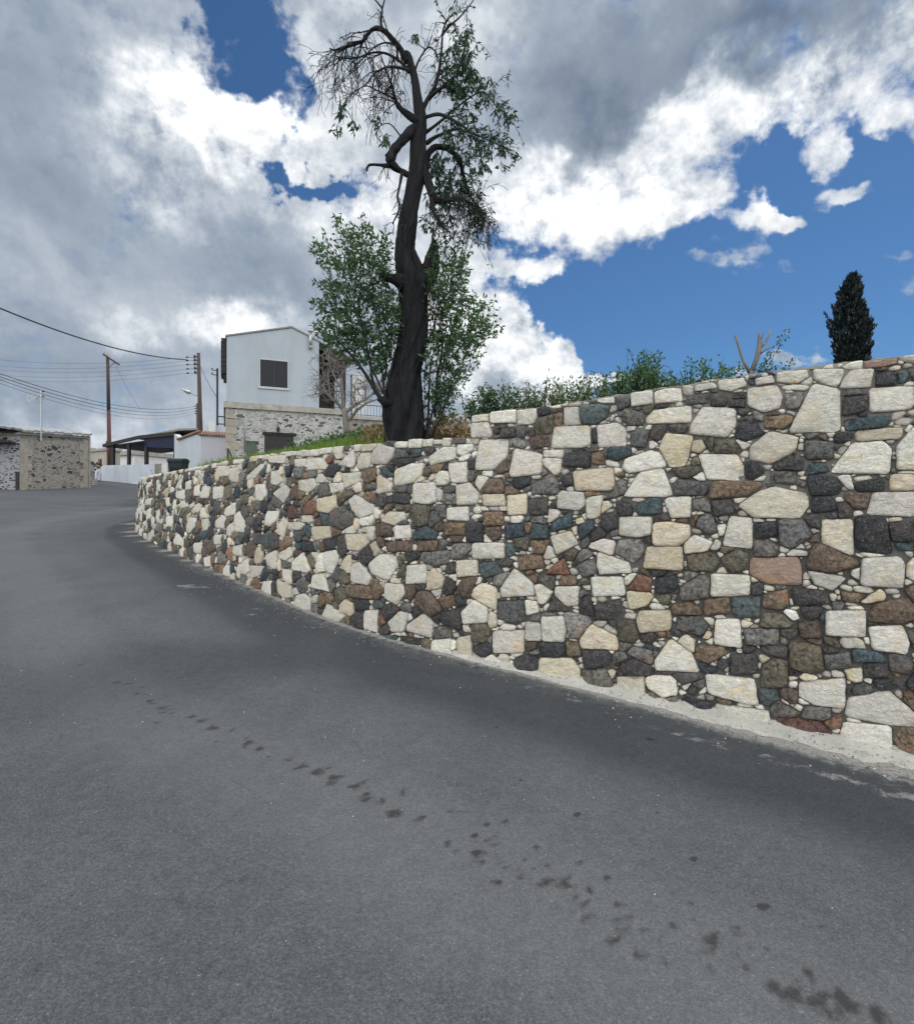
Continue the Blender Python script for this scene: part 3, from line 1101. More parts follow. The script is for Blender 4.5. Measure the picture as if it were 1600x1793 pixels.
def build_backing():
    ss = list(np.arange(S_LO, S_STEP, 0.08)) + [S_STEP - 1e-3, S_STEP + 1e-3] + list(np.arange(S_STEP + 0.08, PS[-1], 0.08))
    mb = MB()
    rows = []
    for s in ss:
        s = float(s)
        x, y, nx, ny, b = [float(q) for q in wpt(s)]
        zt = float(ztop(s)) + 0.012 * mnoise.noise(Vector((s * 6, 0, 3)))
        ring = []
        hs = np.linspace(b - 0.12, zt, 26)
        for h in hs:
            o = BATTER * max(0, h - b) + 0.012
            o += 0.006 * mnoise.noise(Vector((s * 14, h * 14, 0)))
            ring.append((x + nx * o, y + ny * o, h))
        o = BATTER * (zt - b)
        for d, dz in ((0.05, 0.006), (0.16, 0.008), (0.28, 0.004), (0.38, -0.01), (0.38, -0.9)):
            ring.append((x + nx * (o + d), y + ny * (o + d), zt + dz + 0.01 * mnoise.noise(Vector((s * 5, d * 9, 7)))))
        rows.append(ring)
    n = len(rows[0])
    vs = [p for r in rows for p in r]
    fs = []
    for i in range(len(rows) - 1):
        for j in range(n - 1):
            a = i * n + j
            fs.append((a, a + 1, a + n + 1, a + n))
    mb.add(vs, fs)
    return mb


build_backing().build('mortar_core', M_MORTAR, wall, smooth=False)


def build_coping():
    """Rough cement bed along the top of the tall section."""
    mb = MB()
    ss = np.arange(S_LO, S_STEP - 0.02, 0.03)
    n = 6
    for s in ss:
        s = float(s)
        x, y, nx, ny, b = [float(q) for q in wpt(s)]
        zt = float(ztop(s)) + 0.004
        o = BATTER * (zt - b)
        k = mnoise.noise(Vector((s * 5, 1, 0))) * 0.016 + mnoise.noise(Vector((s * 17, 4, 0))) * 0.012
        for d, dz in ((0.016, -0.03), (0.014, -0.008), (0.022, 0.004 + k), (0.06, 0.012 + k), (0.2, 0.012 + k * .5), (0.36, 0.0)):
            mb.v.append((x + nx * (o + d), y + ny * (o + d), zt + dz))
    for i in range(len(ss) - 1):
        for j in range(n - 1):
            a = i * n + j
            mb.f.append((a, a + 1, a + n + 1, a + n))
            mb.mi.append(0)
    return mb


M_CEMENT = simple_mat('rough_cement', (0.19, 0.185, 0.17), 0.92, 6.0, 0.25, 0.8, 0.012)
build_coping().build('coping', M_CEMENT, wall, smooth=False)

# ------------------------------------------------------------------ road, ground, cement gutter
def dist_to_wall(X, Y):
    P = PP[::3]
    d = np.full(X.shape, 1e9)
    for i in range(0, len(P), 60):
        q = P[i:i + 60]
        d = np.minimum(d, np.sqrt((X[..., None] - q[:, 0]) ** 2 + (Y[..., None] - q[:, 1]) ** 2).min(-1))
    return d


STAINS = [  # (u, v, radius in metres, strength): oil drips down the lane, as the photograph shows them
    (75, 1135, .05, .5), (140, 1165, .05, .5), (205, 1195, .06, .6), (240, 1215, .05, .6), (262, 1228, .05, .7), (285, 1240, .06, .7),
    (335, 1255, .05, .8), (352, 1262, .05, .9), (372, 1275, .06, .9), (435, 1300, .05, .9), (455, 1312, .05, .9), (430, 1308, .04, .8),
    (505, 1330, .04, .8), (530, 1342, .05, .8), (555, 1352, .06, .9), (585, 1362, .05, 1.), (580, 1372, .04, .9), (620, 1378, .05, .9),
    (640, 1400, .05, .9), (665, 1405, .04, .8), (690, 1425, .06, 1.), (705, 1390, .04, .7), (740, 1432, .04, .7), (705, 1380, .03, .6),
    (790, 1420, .03, .9), (812, 1422, .03, .8), (830, 1462, .03, 1.), (850, 1470, .03, .9), (835, 1495, .045, 1.), (862, 1480, .03, .8), (855, 1445, .025, .9),
    (885, 1438, .02, .9), (785, 1480, .025, .8), (890, 1522, .025, .9), (915, 1535, .035, 1.), (948, 1550, .03, .9), (985, 1548, .04, 1.), (965, 1545, .03, .9),
    (1015, 1512, .04, .6), (1025, 1610, .03, .8), (1070, 1648, .04, .8), (1100, 1610, .03, 1.), (1120, 1675, .035, .9), (1170, 1685, .03, .7), (1035, 1565, .04, .6),
    (1245, 1650, .045, 1.), (1290, 1630, .04, .9), (1338, 1588, .03, 1.5), (1330, 1592, .02, 1.4), (1345, 1592, .018, 1.4), (1375, 1598, .012, 1.2), (1390, 1605, .01, 1.2),
    (1412, 1613, .01, 1.2), (1440, 1625, .012, 1.1), (1355, 1730, .05, .8), (1385, 1745, .05, .8), (1430, 1760, .05, .9), (1475, 1752, .05, 1.), (1490, 1762, .04, .9), (1535, 1775, .04, .9), (1545, 1788, .04, .8),
    (910, 1368, .02, 1.3), (930, 1382, .015, 1.1), (1010, 1426, .02, 1.4), (1018, 1434, .015, 1.3), (1217, 1504, .022, 1.3), (1215, 1498, .015, 1.), (1142, 1296, .025, 1.5), (1136, 1294, .02, 1.3),
    (1320, 1512, .015, 1.), (1040, 1388, .02, .7), (870, 1275, .02, .9), (880, 1262, .015, .7), (310, 1580, .12, .28), (590, 1700, .16, .22), (420, 1700, .12, .2), (1090, 1630, .05, .6),
    (650, 1288, .015, 1.), (580, 1270, .012, .8), (520, 1255, .012, .7), (95, 1595, .02, .6), (1440, 1745, .04, .7), (205, 1480, .05, .4), (790, 1455, .03, .5), (310, 1318, .008, -1.5),
]


def ground_pt(u, v):
    U = (u - 800) / FOC
    Y = CAMZ / ((v - 896.5) / FOC + 0.05 * (1 - U))
    return U * Y, Y


def axis(lo, flo, fhi, hi, step, k=1.18):
    mid = list(np.arange(flo, fhi + 1e-6, step))
    up, dn = [], []
    d, x = step, fhi
    while x < hi:
        d *= k
        x += d
        up.append(min(x, hi))
    d, x = step, flo
    while x > lo:
        d *= k
        x -= d
        dn.append(max(x, lo))
    return np.array(dn[::-1] + mid + up)


def grid_mesh(xs, ys, zf, keep=None):
    X, Y = np.meshgrid(xs, ys)
    Z = zf(X, Y)
    nx, ny = len(xs), len(ys)
    mb = MB()
    idx = np.arange(nx * ny).reshape(ny, nx)
    F = np.stack([idx[:-1, :-1], idx[:-1, 1:], idx[1:, 1:], idx[1:, :-1]], -1).reshape(-1, 4)
    V = np.stack([X, Y, Z], -1).reshape(-1, 3)
    if keep is not None:
        K = keep.reshape(-1)
        F = F[K[F].all(1)]
        used = np.unique(F)
        rm = -np.ones(len(V), int)
        rm[used] = np.arange(len(used))
        V, F = V[used], rm[F]
    mb.v = V.tolist()
    mb.f = F.tolist()
    mb.mi = [0] * len(F)
    return mb, V


def asphalt_mat():
    m, t = new_mat('worn_asphalt')
    p = t.pos()
    grain = t.noise(p, 150.0, 4, 0.75)
    agg = t.voro(p, 130.0)
    mid = t.noise(p, 14.0, 5, 0.6)
    patch = t.noise(p, 0.55, 5, 0.55, 0.6)
    tracks = t.noise(t.mapping(p, rot=(0, 0, math.radians(-42)), scale=(1.3, 0.12, 1)), 1.6, 4, 0.5)
    c = t.mix(t.lin(patch, 0.32, 0.68), (0.055, 0.061, 0.0685), (0.074, 0.0805, 0.089))
    c = t.mix(1.0, c, t.mix(t.lin(tracks, 0.3, 0.7), (0.92, 0.92, 0.93), (1.07, 1.07, 1.06)), 'MULTIPLY')
    c = t.mix(1.0, c, t.mix(t.lin(mid, 0.3, 0.7), (0.88, 0.88, 0.88), (1.12, 1.12, 1.12)), 'MULTIPLY')
    c = t.mix(1.0, c, t.mix(t.lin(grain, 0.30, 0.70), (0.45, 0.45, 0.46), (1.55, 1.55, 1.54)), 'MULTIPLY')
    c = t.mix(1.0, c, t.mix(t.lin(t.noise(p, 62.0, 4, 0.7), 0.33, 0.67), (0.74, 0.74, 0.74), (1.26, 1.26, 1.26)), 'MULTIPLY')
    c = t.mix(t.ss(t.noise(p, 95.0, 2, 0.5), 0.68, 0.74, 0, 0.6), c, (0.24, 0.24, 0.235))
    c = t.mix(t.ss(t.noise(p, 60.0, 3, 0.6), 0.66, 0.73, 0, 0.55), c, (0.045, 0.045, 0.047))
    c = t.mix(t.ss(t.voro(p, 85.0), 0.16, 0.06, 0, 0.55), c, (0.20, 0.20, 0.20))
    c = t.mix(t.ss(t.voro(t.vm('ADD', p, (3.3, 1.7, 0)), 60.0), 0.13, 0.05, 0, 0.6), c, (0.028, 0.028, 0.03))
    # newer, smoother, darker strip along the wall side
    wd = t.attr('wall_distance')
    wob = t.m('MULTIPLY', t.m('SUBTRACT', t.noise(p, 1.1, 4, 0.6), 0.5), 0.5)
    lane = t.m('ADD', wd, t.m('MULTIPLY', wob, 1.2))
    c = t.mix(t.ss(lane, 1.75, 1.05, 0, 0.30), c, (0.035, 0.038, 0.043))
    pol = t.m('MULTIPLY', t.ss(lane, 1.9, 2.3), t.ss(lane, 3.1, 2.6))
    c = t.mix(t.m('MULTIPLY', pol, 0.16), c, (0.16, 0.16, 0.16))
    # oil drips
    st = t.attr('oil')
    so_ = t.m('ADD', st, t.m('MULTIPLY', t.m('SUBTRACT', t.noise(p, 42.0, 4, 0.7), 0.5), t.m('MULTIPLY', t.ss(st, 0.02, 0.3), 0.9)))
    c = t.mix(t.ss(so_, 0.12, 0.70, 0, 0.84), c, (0.018, 0.018, 0.019))
    # cement splashes left along the foot of the wall
    ds = t.attr('splash')
    blot = t.noise(t.mapping(p, rot=(0, 0, math.radians(30)), scale=(0.8, 1.1, 1)), 7.5, 7, 0.68, 0.2)
    k = t.ss(t.m('ADD', blot, t.m('MULTIPLY', ds, 0.30)), 0.72, 0.84, 0, 0.62)
    k = t.m('MULTIPLY', k, t.ss(t.noise(p, 38.0, 4, 0.7), 0.36, 0.52))
    c = t.mix(k, c, (0.34, 0.335, 0.32))
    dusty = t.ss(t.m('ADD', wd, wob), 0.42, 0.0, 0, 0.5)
    gd = t.attr('grit')
    gk = t.ss(t.m('ADD', gd, t.m('MULTIPLY', t.m('SUBTRACT', t.noise(p, 16.0, 6, 0.7), 0.5), 0.9)), 0.35, 0.75, 0, 0.8)
    gk = t.m('MULTIPLY', gk, t.ss(t.noise(p, 60.0, 4, 0.7), 0.34, 0.5))
    c = t.mix(gk, c, (0.38, 0.37, 0.34))
    c = t.mix(t.m('MULTIPLY', dusty, t.ss(mid, 0.3, 0.62)), c, (0.23, 0.225, 0.21))
    h = t.m('ADD', t.m('MULTIPLY', grain, 0.6), t.m('MULTIPLY', agg, 0.5))
    h = t.m('ADD', h, t.m('MULTIPLY', mid, 0.5))
    t.surface(c, 0.86, t.bump(h, 0.55, 0.006), 0.0, 0.25)
    return m


M_ASPHALT = asphalt_mat()
_xs = axis(-70, -4.0, 4.6, 30, 0.03, 1.12)
_ys = axis(-25, 1.4, 6.2, 80, 0.03, 1.12)
rmb, RV = grid_mesh(_xs, _ys, lambda X, Y: g(X, Y))
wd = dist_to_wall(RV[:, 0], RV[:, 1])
oil = np.zeros(len(RV))
for u, v, r, k in STAINS:
    gx, gy = ground_pt(u, v)
    d2 = (RV[:, 0] - gx) ** 2 + ((RV[:, 1] - gy)) ** 2
    q = 1.0 + 0.35 * np.sin(3 * np.arctan2(RV[:, 1] - gy, RV[:, 0] - gx) + u)
    b = k * np.exp(-d2 / (r * r * 0.40 * q))
    oil = np.maximum(oil, b) if k > 0 else oil
_r = random.Random(21)
TRAIL = [(40, 1115), (205, 1195), (352, 1262), (585, 1362), (740, 1435), (850, 1490), (985, 1550), (1100, 1610), (1245, 1650), (1430, 1755), (1545, 1788)]
for k in range(260):
    f = _r.random() * (len(TRAIL) - 1)
    i = min(len(TRAIL) - 2, int(f))
    u = TRAIL[i][0] + (TRAIL[i + 1][0] - TRAIL[i][0]) * (f - i)
    v = TRAIL[i][1] + (TRAIL[i + 1][1] - TRAIL[i][1]) * (f - i)
    gx, gy = ground_pt(u, v)
    gx, gy = gx + _r.gauss(0, .07), gy + _r.gauss(0, .07)
    r = _r.uniform(.008, .030)
    d2 = (RV[:, 0] - gx) ** 2 + (RV[:, 1] - gy) ** 2
    oil = np.maximum(oil, _r.uniform(.3, .8) * np.exp(-d2 / (r * r * .6)))
spl = np.zeros(len(RV))
for u, v, r, k in [(330, 1026, .22, 1.1), (350, 1028, .2, 1.0), (445, 1068, .16, .9), (430, 1078, .14, .8), (470, 1090, .1, .7), (560, 1100, .2, .6), (520, 1085, .2, .5), (600, 1120, .2, .5), (395, 1040, .12, .7), (300, 985, .2, .6), (270, 975, .25, .6), (245, 955, .25, .5), (250, 985, .2, .4)]:
    gx, gy = ground_pt(u, v)
    spl = np.maximum(spl, k * np.exp(-((RV[:, 0] - gx) ** 2 + (RV[:, 1] - gy) ** 2) / (r * r)))
# a broken trail of splashes beside the gutter, wider towards the viewer
side = np.interp(RV[:, 0], [-0.6, 0.4, 2.0, 3.2, 8], [0, .45, .85, 1.0, 1.0]) * (RV[:, 1] > -1)
cen = np.interp(RV[:, 0], [-0.6, 0.4, 1.2, 2.0, 3.2], [.15, .32, .44, .52, .66])
wid = np.interp(RV[:, 0], [-0.6, 2.0, 3.2], [.10, .13, .24])
spl = np.maximum(spl, side * np.exp(-((wd - cen) / wid) ** 2))
gw = np.interp(RV[:, 0], [-9, -6, -3, -.4, 0.6, 1.4, 2.1, 3.0, 8], [.10, .12, .09, .08, .12, .17, .26, .33, .33])
grit = np.clip(1.25 - wd / np.maximum(gw, .01) * .62, 0, 1) * (gw > .02)
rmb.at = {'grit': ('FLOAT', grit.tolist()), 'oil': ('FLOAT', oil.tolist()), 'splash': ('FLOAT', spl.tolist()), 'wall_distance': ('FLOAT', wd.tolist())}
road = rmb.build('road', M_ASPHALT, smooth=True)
tag(road, kind='structure')

M_EARTH = simple_mat('dry_earth', (0.16, 0.13, 0.09), 0.95, 1.2, 0.3, 0.6, 0.05)
gx_ = axis(-900, -60, 40, 900, 5.0, 1.25)
gmb, _ = grid_mesh(gx_, gx_, lambda X, Y: g(X, Y) - 0.25)
tag(gmb.build('ground', M_EARTH), kind='structure')


def gutter():
    """Ragged fillet of pale cement between road and wall."""
    mb = MB()
    s1 = px_to_wall(790, 1140)[0]
    ss = np.arange(S_LO, s1, 0.025)
    cs = 11
    for s in ss:
        s = float(s)
        x, y, nx, ny, b = [float(q) for q in wpt(s)]
        w = float(np.interp(s, [S_LO, 9.3, 10.4, 11.4, 12.4, s1], [0.21, 0.20, 0.155, 0.105, 0.06, 0.02]))
        w *= 0.85 + 0.40 * mnoise.noise(Vector((s * 2.6, 0, 0))) + 0.30 * mnoise.noise(Vector((s * 9, 5, 0))) + 0.15 * mnoise.noise(Vector((s * 29, 5, 0)))
        for j in range(cs):
            f = j / (cs - 1)
            d = -0.03 + (w + 0.03) * f
            px_, py_ = x - nx * d, y - ny * d
            h = 0.055 * (1 - f) ** 1.6 + 0.014 * (1 - f ** 4)
            h += 0.010 * mnoise.noise(Vector((px_ * 9, py_ * 9, 2))) * (1 - f) + 0.005 * mnoise.noise(Vector((px_ * 31, py_ * 31, 2))) * (1 - f ** 3)
            zz = gz(px_, py_) + (max(0.003, h) if j < cs - 1 else -0.004)
            mb.v.append((px_, py_, zz))
    for i in range(len(ss) - 1):
        for j in range(cs - 1):
            a = i * cs + j
            mb.f.append((a, a + cs, a + cs + 1, a + 1))
            mb.mi.append(0)
    return mb


def gutter_mat():
    m, t = new_mat('gutter_cement')
    p = t.pos()
    a = t.noise(p, 5.0, 6, 0.65)
    b = t.noise(p, 45.0, 5, 0.7)
    c = t.mix(t.lin(a, 0.3, 0.7), (0.34, 0.33, 0.30), (0.49, 0.475, 0.435))
    c = t.mix(t.ss(t.noise(p, 70.0, 4, 0.7), 0.56, 0.66, 0, 0.7), c, (0.22, 0.21, 0.19))
    c = t.mix(t.ss(t.noise(p, 11.0, 7, 0.75), 0.56, 0.64, 0, 0.8), c, (0.17, 0.165, 0.155))
    c = t.mix(t.ss(t.noise(p, 24.0, 5, 0.7), 0.60, 0.66, 0, 0.85), c, (0.08, 0.075, 0.07))
    t.surface(c, 0.95, t.bump(b, 0.8, 0.01))
    return m


tag(gutter().build('cement_gutter', gutter_mat(), smooth=True), kind='structure')

# ------------------------------------------------------------------ hillside behind the wall
E_U = [-0.60, -0.51, -0.45, -0.38, -0.30, -0.20, -0.10, -0.04, 0.02, 0.03, 0.9]
E_V = [0.050, 0.066, 0.082, 0.105, 0.116, 0.127, 0.137, 0.134, 0.136, 0.150, 0.150]
_zt = ztop(PS)


def hill_z(X, Y):
    X, Y = np.asarray(X, float), np.asarray(Y, float)
    P = PP[::4]
    q = PIN[::4]
    d = np.full(X.shape, 1e9)
    zt = np.zeros(X.shape)
    for i in range(len(P)):
        dd = np.hypot(X - P[i, 0], Y - P[i, 1])
        c = dd < d
        d = np.where(c, dd, d)
        zt = np.where(c, min(_zt[::4][i], 2.55), zt)
    e = np.interp(X / np.maximum(Y, 0.5), E_U, E_V)
    z = CAMZ + np.minimum(Y, 29) * e
    return np.clip(z, zt - 0.25, zt - 0.06 + 0.25 * np.maximum(0, d - 0.5))


def hz(x, y):
    return float(hill_z(np.array([x]), np.array([y]))[0])


_in = PP + PIN * 0.34
_poly = [tuple(p) for p in _in[60::4]] + [(-10.4, 30), (-13, 60), (60, 60), (60, -2)]


def inside(X, Y, poly):
    r = np.zeros(X.shape, bool)
    n = len(poly)
    for i in range(n):
        (x0, y0), (x1, y1) = poly[i], poly[(i + 1) % n]
        c = ((y0 > Y) != (y1 > Y)) & (X < (x1 - x0) * (Y - y0) / ((y1 - y0) or 1e-9) + x0)
        r ^= c
    return r


hx = axis(-13, -10.5, 3.0, 60, 0.14, 1.2)
hy = axis(-2, 2.6, 26, 60, 0.14, 1.2)
HX, HY = np.meshgrid(hx, hy)
hmb, HV = grid_mesh(hx, hy, lambda X, Y: hill_z(X, Y) + 0.02 * np.sin(X * 5.1) * np.sin(Y * 4.3), inside(HX, HY, _poly))


def soil_mat():
    m, t = new_mat('grassy_soil')
    p = t.pos()
    a = t.noise(p, 1.1, 6, 0.65)
    b = t.noise(p, 12.0, 5, 0.65)
    c = t.mix(t.lin(a, 0.35, 0.65), (0.055, 0.085, 0.028), (0.12, 0.105, 0.055))
    c = t.mix(t.ss(b, 0.45, 0.7, 0, 0.7), c, (0.09, 0.075, 0.045))
    t.surface(c, 0.95, t.bump(b, 0.9, 0.05))
    return m


tag(hmb.build('hillside', soil_mat(), smooth=True), kind='structure')


def grit():
    """Loose chippings, mortar crumbs and dry leaves lying on the road, most of them along the gutter."""
    mb = MB()
    r = random.Random(3)
    n = 0
    while n < 1500:
        if n < 1100:
            s = r.uniform(S_LO, 19.0)
            x, y, nx, ny, b = [float(q) for q in wpt(s)]
            d = 0.03 + abs(r.gauss(0, 0.24))
            x, y = x - nx * d, y - ny * d
        else:
            x, y = r.uniform(-4, 3.5), r.uniform(1.5, 7.5)
            if inside(np.array([x]), np.array([y]), _poly)[0] or dist_to_wall(np.array([x]), np.array([y]))[0] < .1 or (y > 5.6 + max(0, -x) * 1.1) or (x > 0 and y > 5.0 - .6 * x):
                n += 1
                continue
        q = r.uniform(0.002, 0.007) * (1.6 if r.random() < .06 else 1)
        if n >= 1100:
            q *= .6
        z = gz(x, y) + q * .5 + (0.022 if n < 1100 and d < .16 and s < 12 else 0.0)
        c = Vector((x, y, z))
        vs = []
        for k in range(6):
            ax = [Vector((1, 0, 0)), Vector((-1, 0, 0)), Vector((0, 1, 0)), Vector((0, -1, 0)), Vector((0, 0, .7)), Vector((0, 0, -.7))][k]
            vs.append(c + (ax + Vector((r.uniform(-.3, .3), r.uniform(-.3, .3), 0))) * q * r.uniform(.7, 1.4))
        mb.add(vs, [(0, 2, 4), (2, 1, 4), (1, 3, 4), (3, 0, 4), (2, 0, 5), (1, 2, 5), (3, 1, 5), (0, 3, 5)], 0 if r.random() < .6 else 1)
        n += 1
    return mb


tag(grit().build('road_grit', [simple_mat('pale_chipping', (0.42, 0.40, 0.37), 0.9, 30, 0.3), simple_mat('dark_chipping', (0.06, 0.055, 0.05), 0.9, 30, 0.4)]),
    'loose chippings and crumbs scattered on the road along the foot of the wall', 'grit', kind='stuff')
# ------------------------------------------------------------------ materials for buildings and small things
def plaster_mat(name, col, dirt=0.25):
    m, t = new_mat(name)
    p = t.obj()
    a = t.noise(t.mapping(p, scale=(1, 1, 0.35)), 1.6, 6, 0.6)
    b = t.noise(p, 30.0, 4, 0.6)
    c = t.mix(t.lin(a, 0.3, 0.75), [k * (1 - dirt * 0.5) for k in col], col)
    c = t.mix(t.ss(a, 0.60, 0.8, 0, dirt), c, [k * 0.62 for k in col])
    st = t.noise(t.mapping(p, scale=(5, 5, 0.25)), 1.5, 5, 0.6)
    c = t.mix(t.ss(st, 0.60, 0.78, 0, dirt * 0.7), c, [k * 0.6 for k in col])
    t.surface(c, 0.9, t.bump(b, 0.35, 0.01))
    return m


def rubble_mat(name, stone_a, stone_b, dark, mortar, scale=3.2, joint=0.11, dark_cut=0.72, white=0.0):
    """Mortared rubble: irregular stones, wide joints."""
    m, t = new_mat(name)
    p = t.obj()
    wv = t.vm('SUBTRACT', t.noisec(p, 2.5, 3, 0.5), (0.5, 0.5, 0.5))
    q = t.vm('ADD', t.mapping(p, scale=(1, 1, 2.1)), t.vm('SCALE', wv, scale=0.42))
    edge = t.voro(q, scale, 'DISTANCE_TO_EDGE')
    cell = t.t.nodes.new('ShaderNodeTexVoronoi')
    t.put(cell.inputs['Vector'], q)
    t.put(cell.inputs['Scale'], scale)
    rnd = t.node('ShaderNodeSeparateColor', {0: cell.outputs[1]}).outputs
    stone = t.mix(rnd[0], stone_a, stone_b)
    stone = t.mix(t.ss(rnd[1], dark_cut, dark_cut + 0.04), stone, dark)
    n = t.noise(p, 14.0, 5, 0.65)
    stone = t.mix(1.0, stone, t.mix(t.lin(n, 0.3, 0.7), (0.55, 0.55, 0.56), (1.3, 1.3, 1.3)), 'MULTIPLY')
    thr = t.m('ADD', joint, t.m('MULTIPLY', t.m('SUBTRACT', t.noise(p, 5.0, 3, 0.6), 0.5), joint * 1.6))
    thr = t.m('ADD', thr, t.m('MULTIPLY', rnd[2], white))
    k = t.ss(t.m('SUBTRACT', edge, thr), -0.02, 0.03)
    mc = t.mix(t.lin(n, 0.3, 0.7), [v * 0.85 for v in mortar], [v * 1.1 for v in mortar])
    c = t.mix(k, mc, stone)
    h = t.m('ADD', t.m('MULTIPLY', k, 0.7), t.m('MULTIPLY', n, 0.4))
    t.surface(c, 0.9, t.bump(h, 0.8, 0.04))
    return m


def tile_mat():
    m, t = new_mat('clay_tile')
    p = t.obj()
    a = t.noise(p, 9.0, 5, 0.6)
    c = t.ramp(a, [(0.3, (0.11, 0.065, 0.05)), (0.5, (0.25, 0.13, 0.09)), (0.7, (0.40, 0.30, 0.24))])
    t.surface(c, 0.85, t.bump(t.noise(p, 60.0, 3, 0.6), 0.4, 0.01))
    return m


M_WHITE = plaster_mat('white_render', (0.50, 0.54, 0.59), 0.4)  # white paint; bluish cast of the skylight put into the colour
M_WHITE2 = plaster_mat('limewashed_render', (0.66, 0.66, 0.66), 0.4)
M_BEIGE = plaster_mat('beige_render', (0.42, 0.38, 0.33), 0.5)
M_LEDGE = simple_mat('weathered_concrete', (0.30, 0.285, 0.26), 0.92, 3.0, 0.35, 0.6, 0.02)
M_DARK = simple_mat('dark_brown_paint', (0.022, 0.020, 0.022), 0.6, 6, 0.3)
M_SHUT = simple_mat('shutter_paint', (0.018, 0.018, 0.024), 0.55, 5, 0.15)
M_METAL = simple_mat('galvanised_metal', (0.38, 0.39, 0.40), 0.45, 12, 0.2, 0.1, 0.005, 0.7, 0.5)
M_BLACKMETAL = simple_mat('black_metal', (0.03, 0.03, 0.032), 0.5, 12, 0.2, 0.1, 0.005, 0.5, 0.5)
M_SHEET = simple_mat('pale_sheet_roof', (0.27, 0.28, 0.29), 0.6, 3, 0.25)
M_POLE = simple_mat('creosoted_wood', (0.060, 0.042, 0.036), 0.85, 8, 0.4, 0.6, 0.01)
M_POLERED = simple_mat('red_stained_wood', (0.085, 0.036, 0.032), 0.85, 8, 0.4, 0.6, 0.01)
M_TILE = tile_mat()
M_WIRE = simple_mat('cable_sheath', (0.02, 0.02, 0.022), 0.7, 5, 0.1)
M_GREENBIN = simple_mat('green_plastic', (0.006, 0.017, 0.016), 0.5, 5, 0.2)
M_CABGREEN = simple_mat('green_paint', (0.06, 0.085, 0.06), 0.6, 5, 0.3)
M_WOODROOF = simple_mat('weathered_boards', (0.24, 0.215, 0.18), 0.9, 6, 0.3, 0.5, 0.02)
M_NAVY = simple_mat('dark_blue_panel', (0.012, 0.018, 0.045), 0.7, 5, 0.3)
M_PORCH = simple_mat('shade_dark_brown_wood', (0.020, 0.016, 0.016), 0.75, 6, 0.3)  # brown wood, darkened so its colour carries the porch's deep shade
M_RUB_HOUSE = rubble_mat('limewashed_rubble', (0.20, 0.195, 0.18), (0.40, 0.39, 0.37), (0.09, 0.085, 0.08), (0.38, 0.385, 0.38), 3.4, 0.08, 0.80, 0.06)
M_RUB_COT = rubble_mat('mortared_rubble', (0.14, 0.13, 0.118), (0.30, 0.28, 0.245), (0.05, 0.047, 0.05), (0.255, 0.245, 0.222), 2.5, 0.085, 0.78, 0.10)
M_RUB_DARK = rubble_mat('dark_pebble_rubble', (0.05, 0.05, 0.055), (0.11, 0.11, 0.11), (0.03, 0.03, 0.035), (0.27, 0.275, 0.29), 4.0, 0.17, 0.6, 0.05)
M_RUB_BACK = rubble_mat('brown_rubble', (0.16, 0.125, 0.09), (0.36, 0.29, 0.21), (0.09, 0.075, 0.065), (0.32, 0.28, 0.22), 2.6, 0.05, 0.7)
M_QUOIN = simple_mat('dressed_stone', (0.28, 0.26, 0.22), 0.9, 4, 0.3, 0.5, 0.02)


class Frame:
    """Local frame of a wall: t along it, d behind it."""

    def __init__(self, A, B):
        self.A = Vector((A[0], A[1]))
        self.e = (Vector((B[0], B[1])) - self.A)
        self.L = self.e.length
        self.e.normalize()
        self.n = Vector((-self.e.y, self.e.x))

    def xy(self, t, d=0.0):
        p = self.A + self.e * t + self.n * d
        return (p.x, p.y)

    def p(self, t, d, z):
        q = self.xy(t, d)
        return Vector((q[0], q[1], z))

    def hit(self, u, v, d=0.0):
        U = (u - 800) / FOC
        a = self.A + self.n * d
        t = (U * a.y - a.x) / (self.e.x - U * self.e.y)
        Y = a.y + self.e.y * t
        return t, CAMZ + (896.5 - v) / FOC * Y

    def rect(self, t0, t1, d0, d1):
        return [self.xy(t0, d0), self.xy(t1, d0), self.xy(t1, d1), self.xy(t0, d1)]

    def block(self, mb, t0, t1, d0, d1, z0, z1, mi=0):
        mb.prism(self.rect(t0, t1, d0, d1), z0, z1, mi)

    def profile(self, mb, tz, d0, d1, mi=0):
        """Polygon in (t, z) pulled from d0 to d1."""
        n = len(tz)
        A = sum(tz[i][0] * tz[(i + 1) % n][1] - tz[(i + 1) % n][0] * tz[i][1] for i in range(n))
        if A < 0:
            tz = tz[::-1]
        vs = [self.p(t, d0, z) for t, z in tz] + [self.p(t, d1, z) for t, z in tz]
        fs = [tuple(range(n)), tuple(range(n, 2 * n))[::-1]]
        fs += [(i + n, (i + 1) % n + n, (i + 1) % n, i) for i in range(n)]
        mb.add(vs, fs, mi)


def one(name, mat, parent, fn, smooth=False):
    mb = MB()
    fn(mb)
    return mb.build(name, mat, parent, smooth)


def U2X(u, Y):
    return (u - 800) / FOC * Y


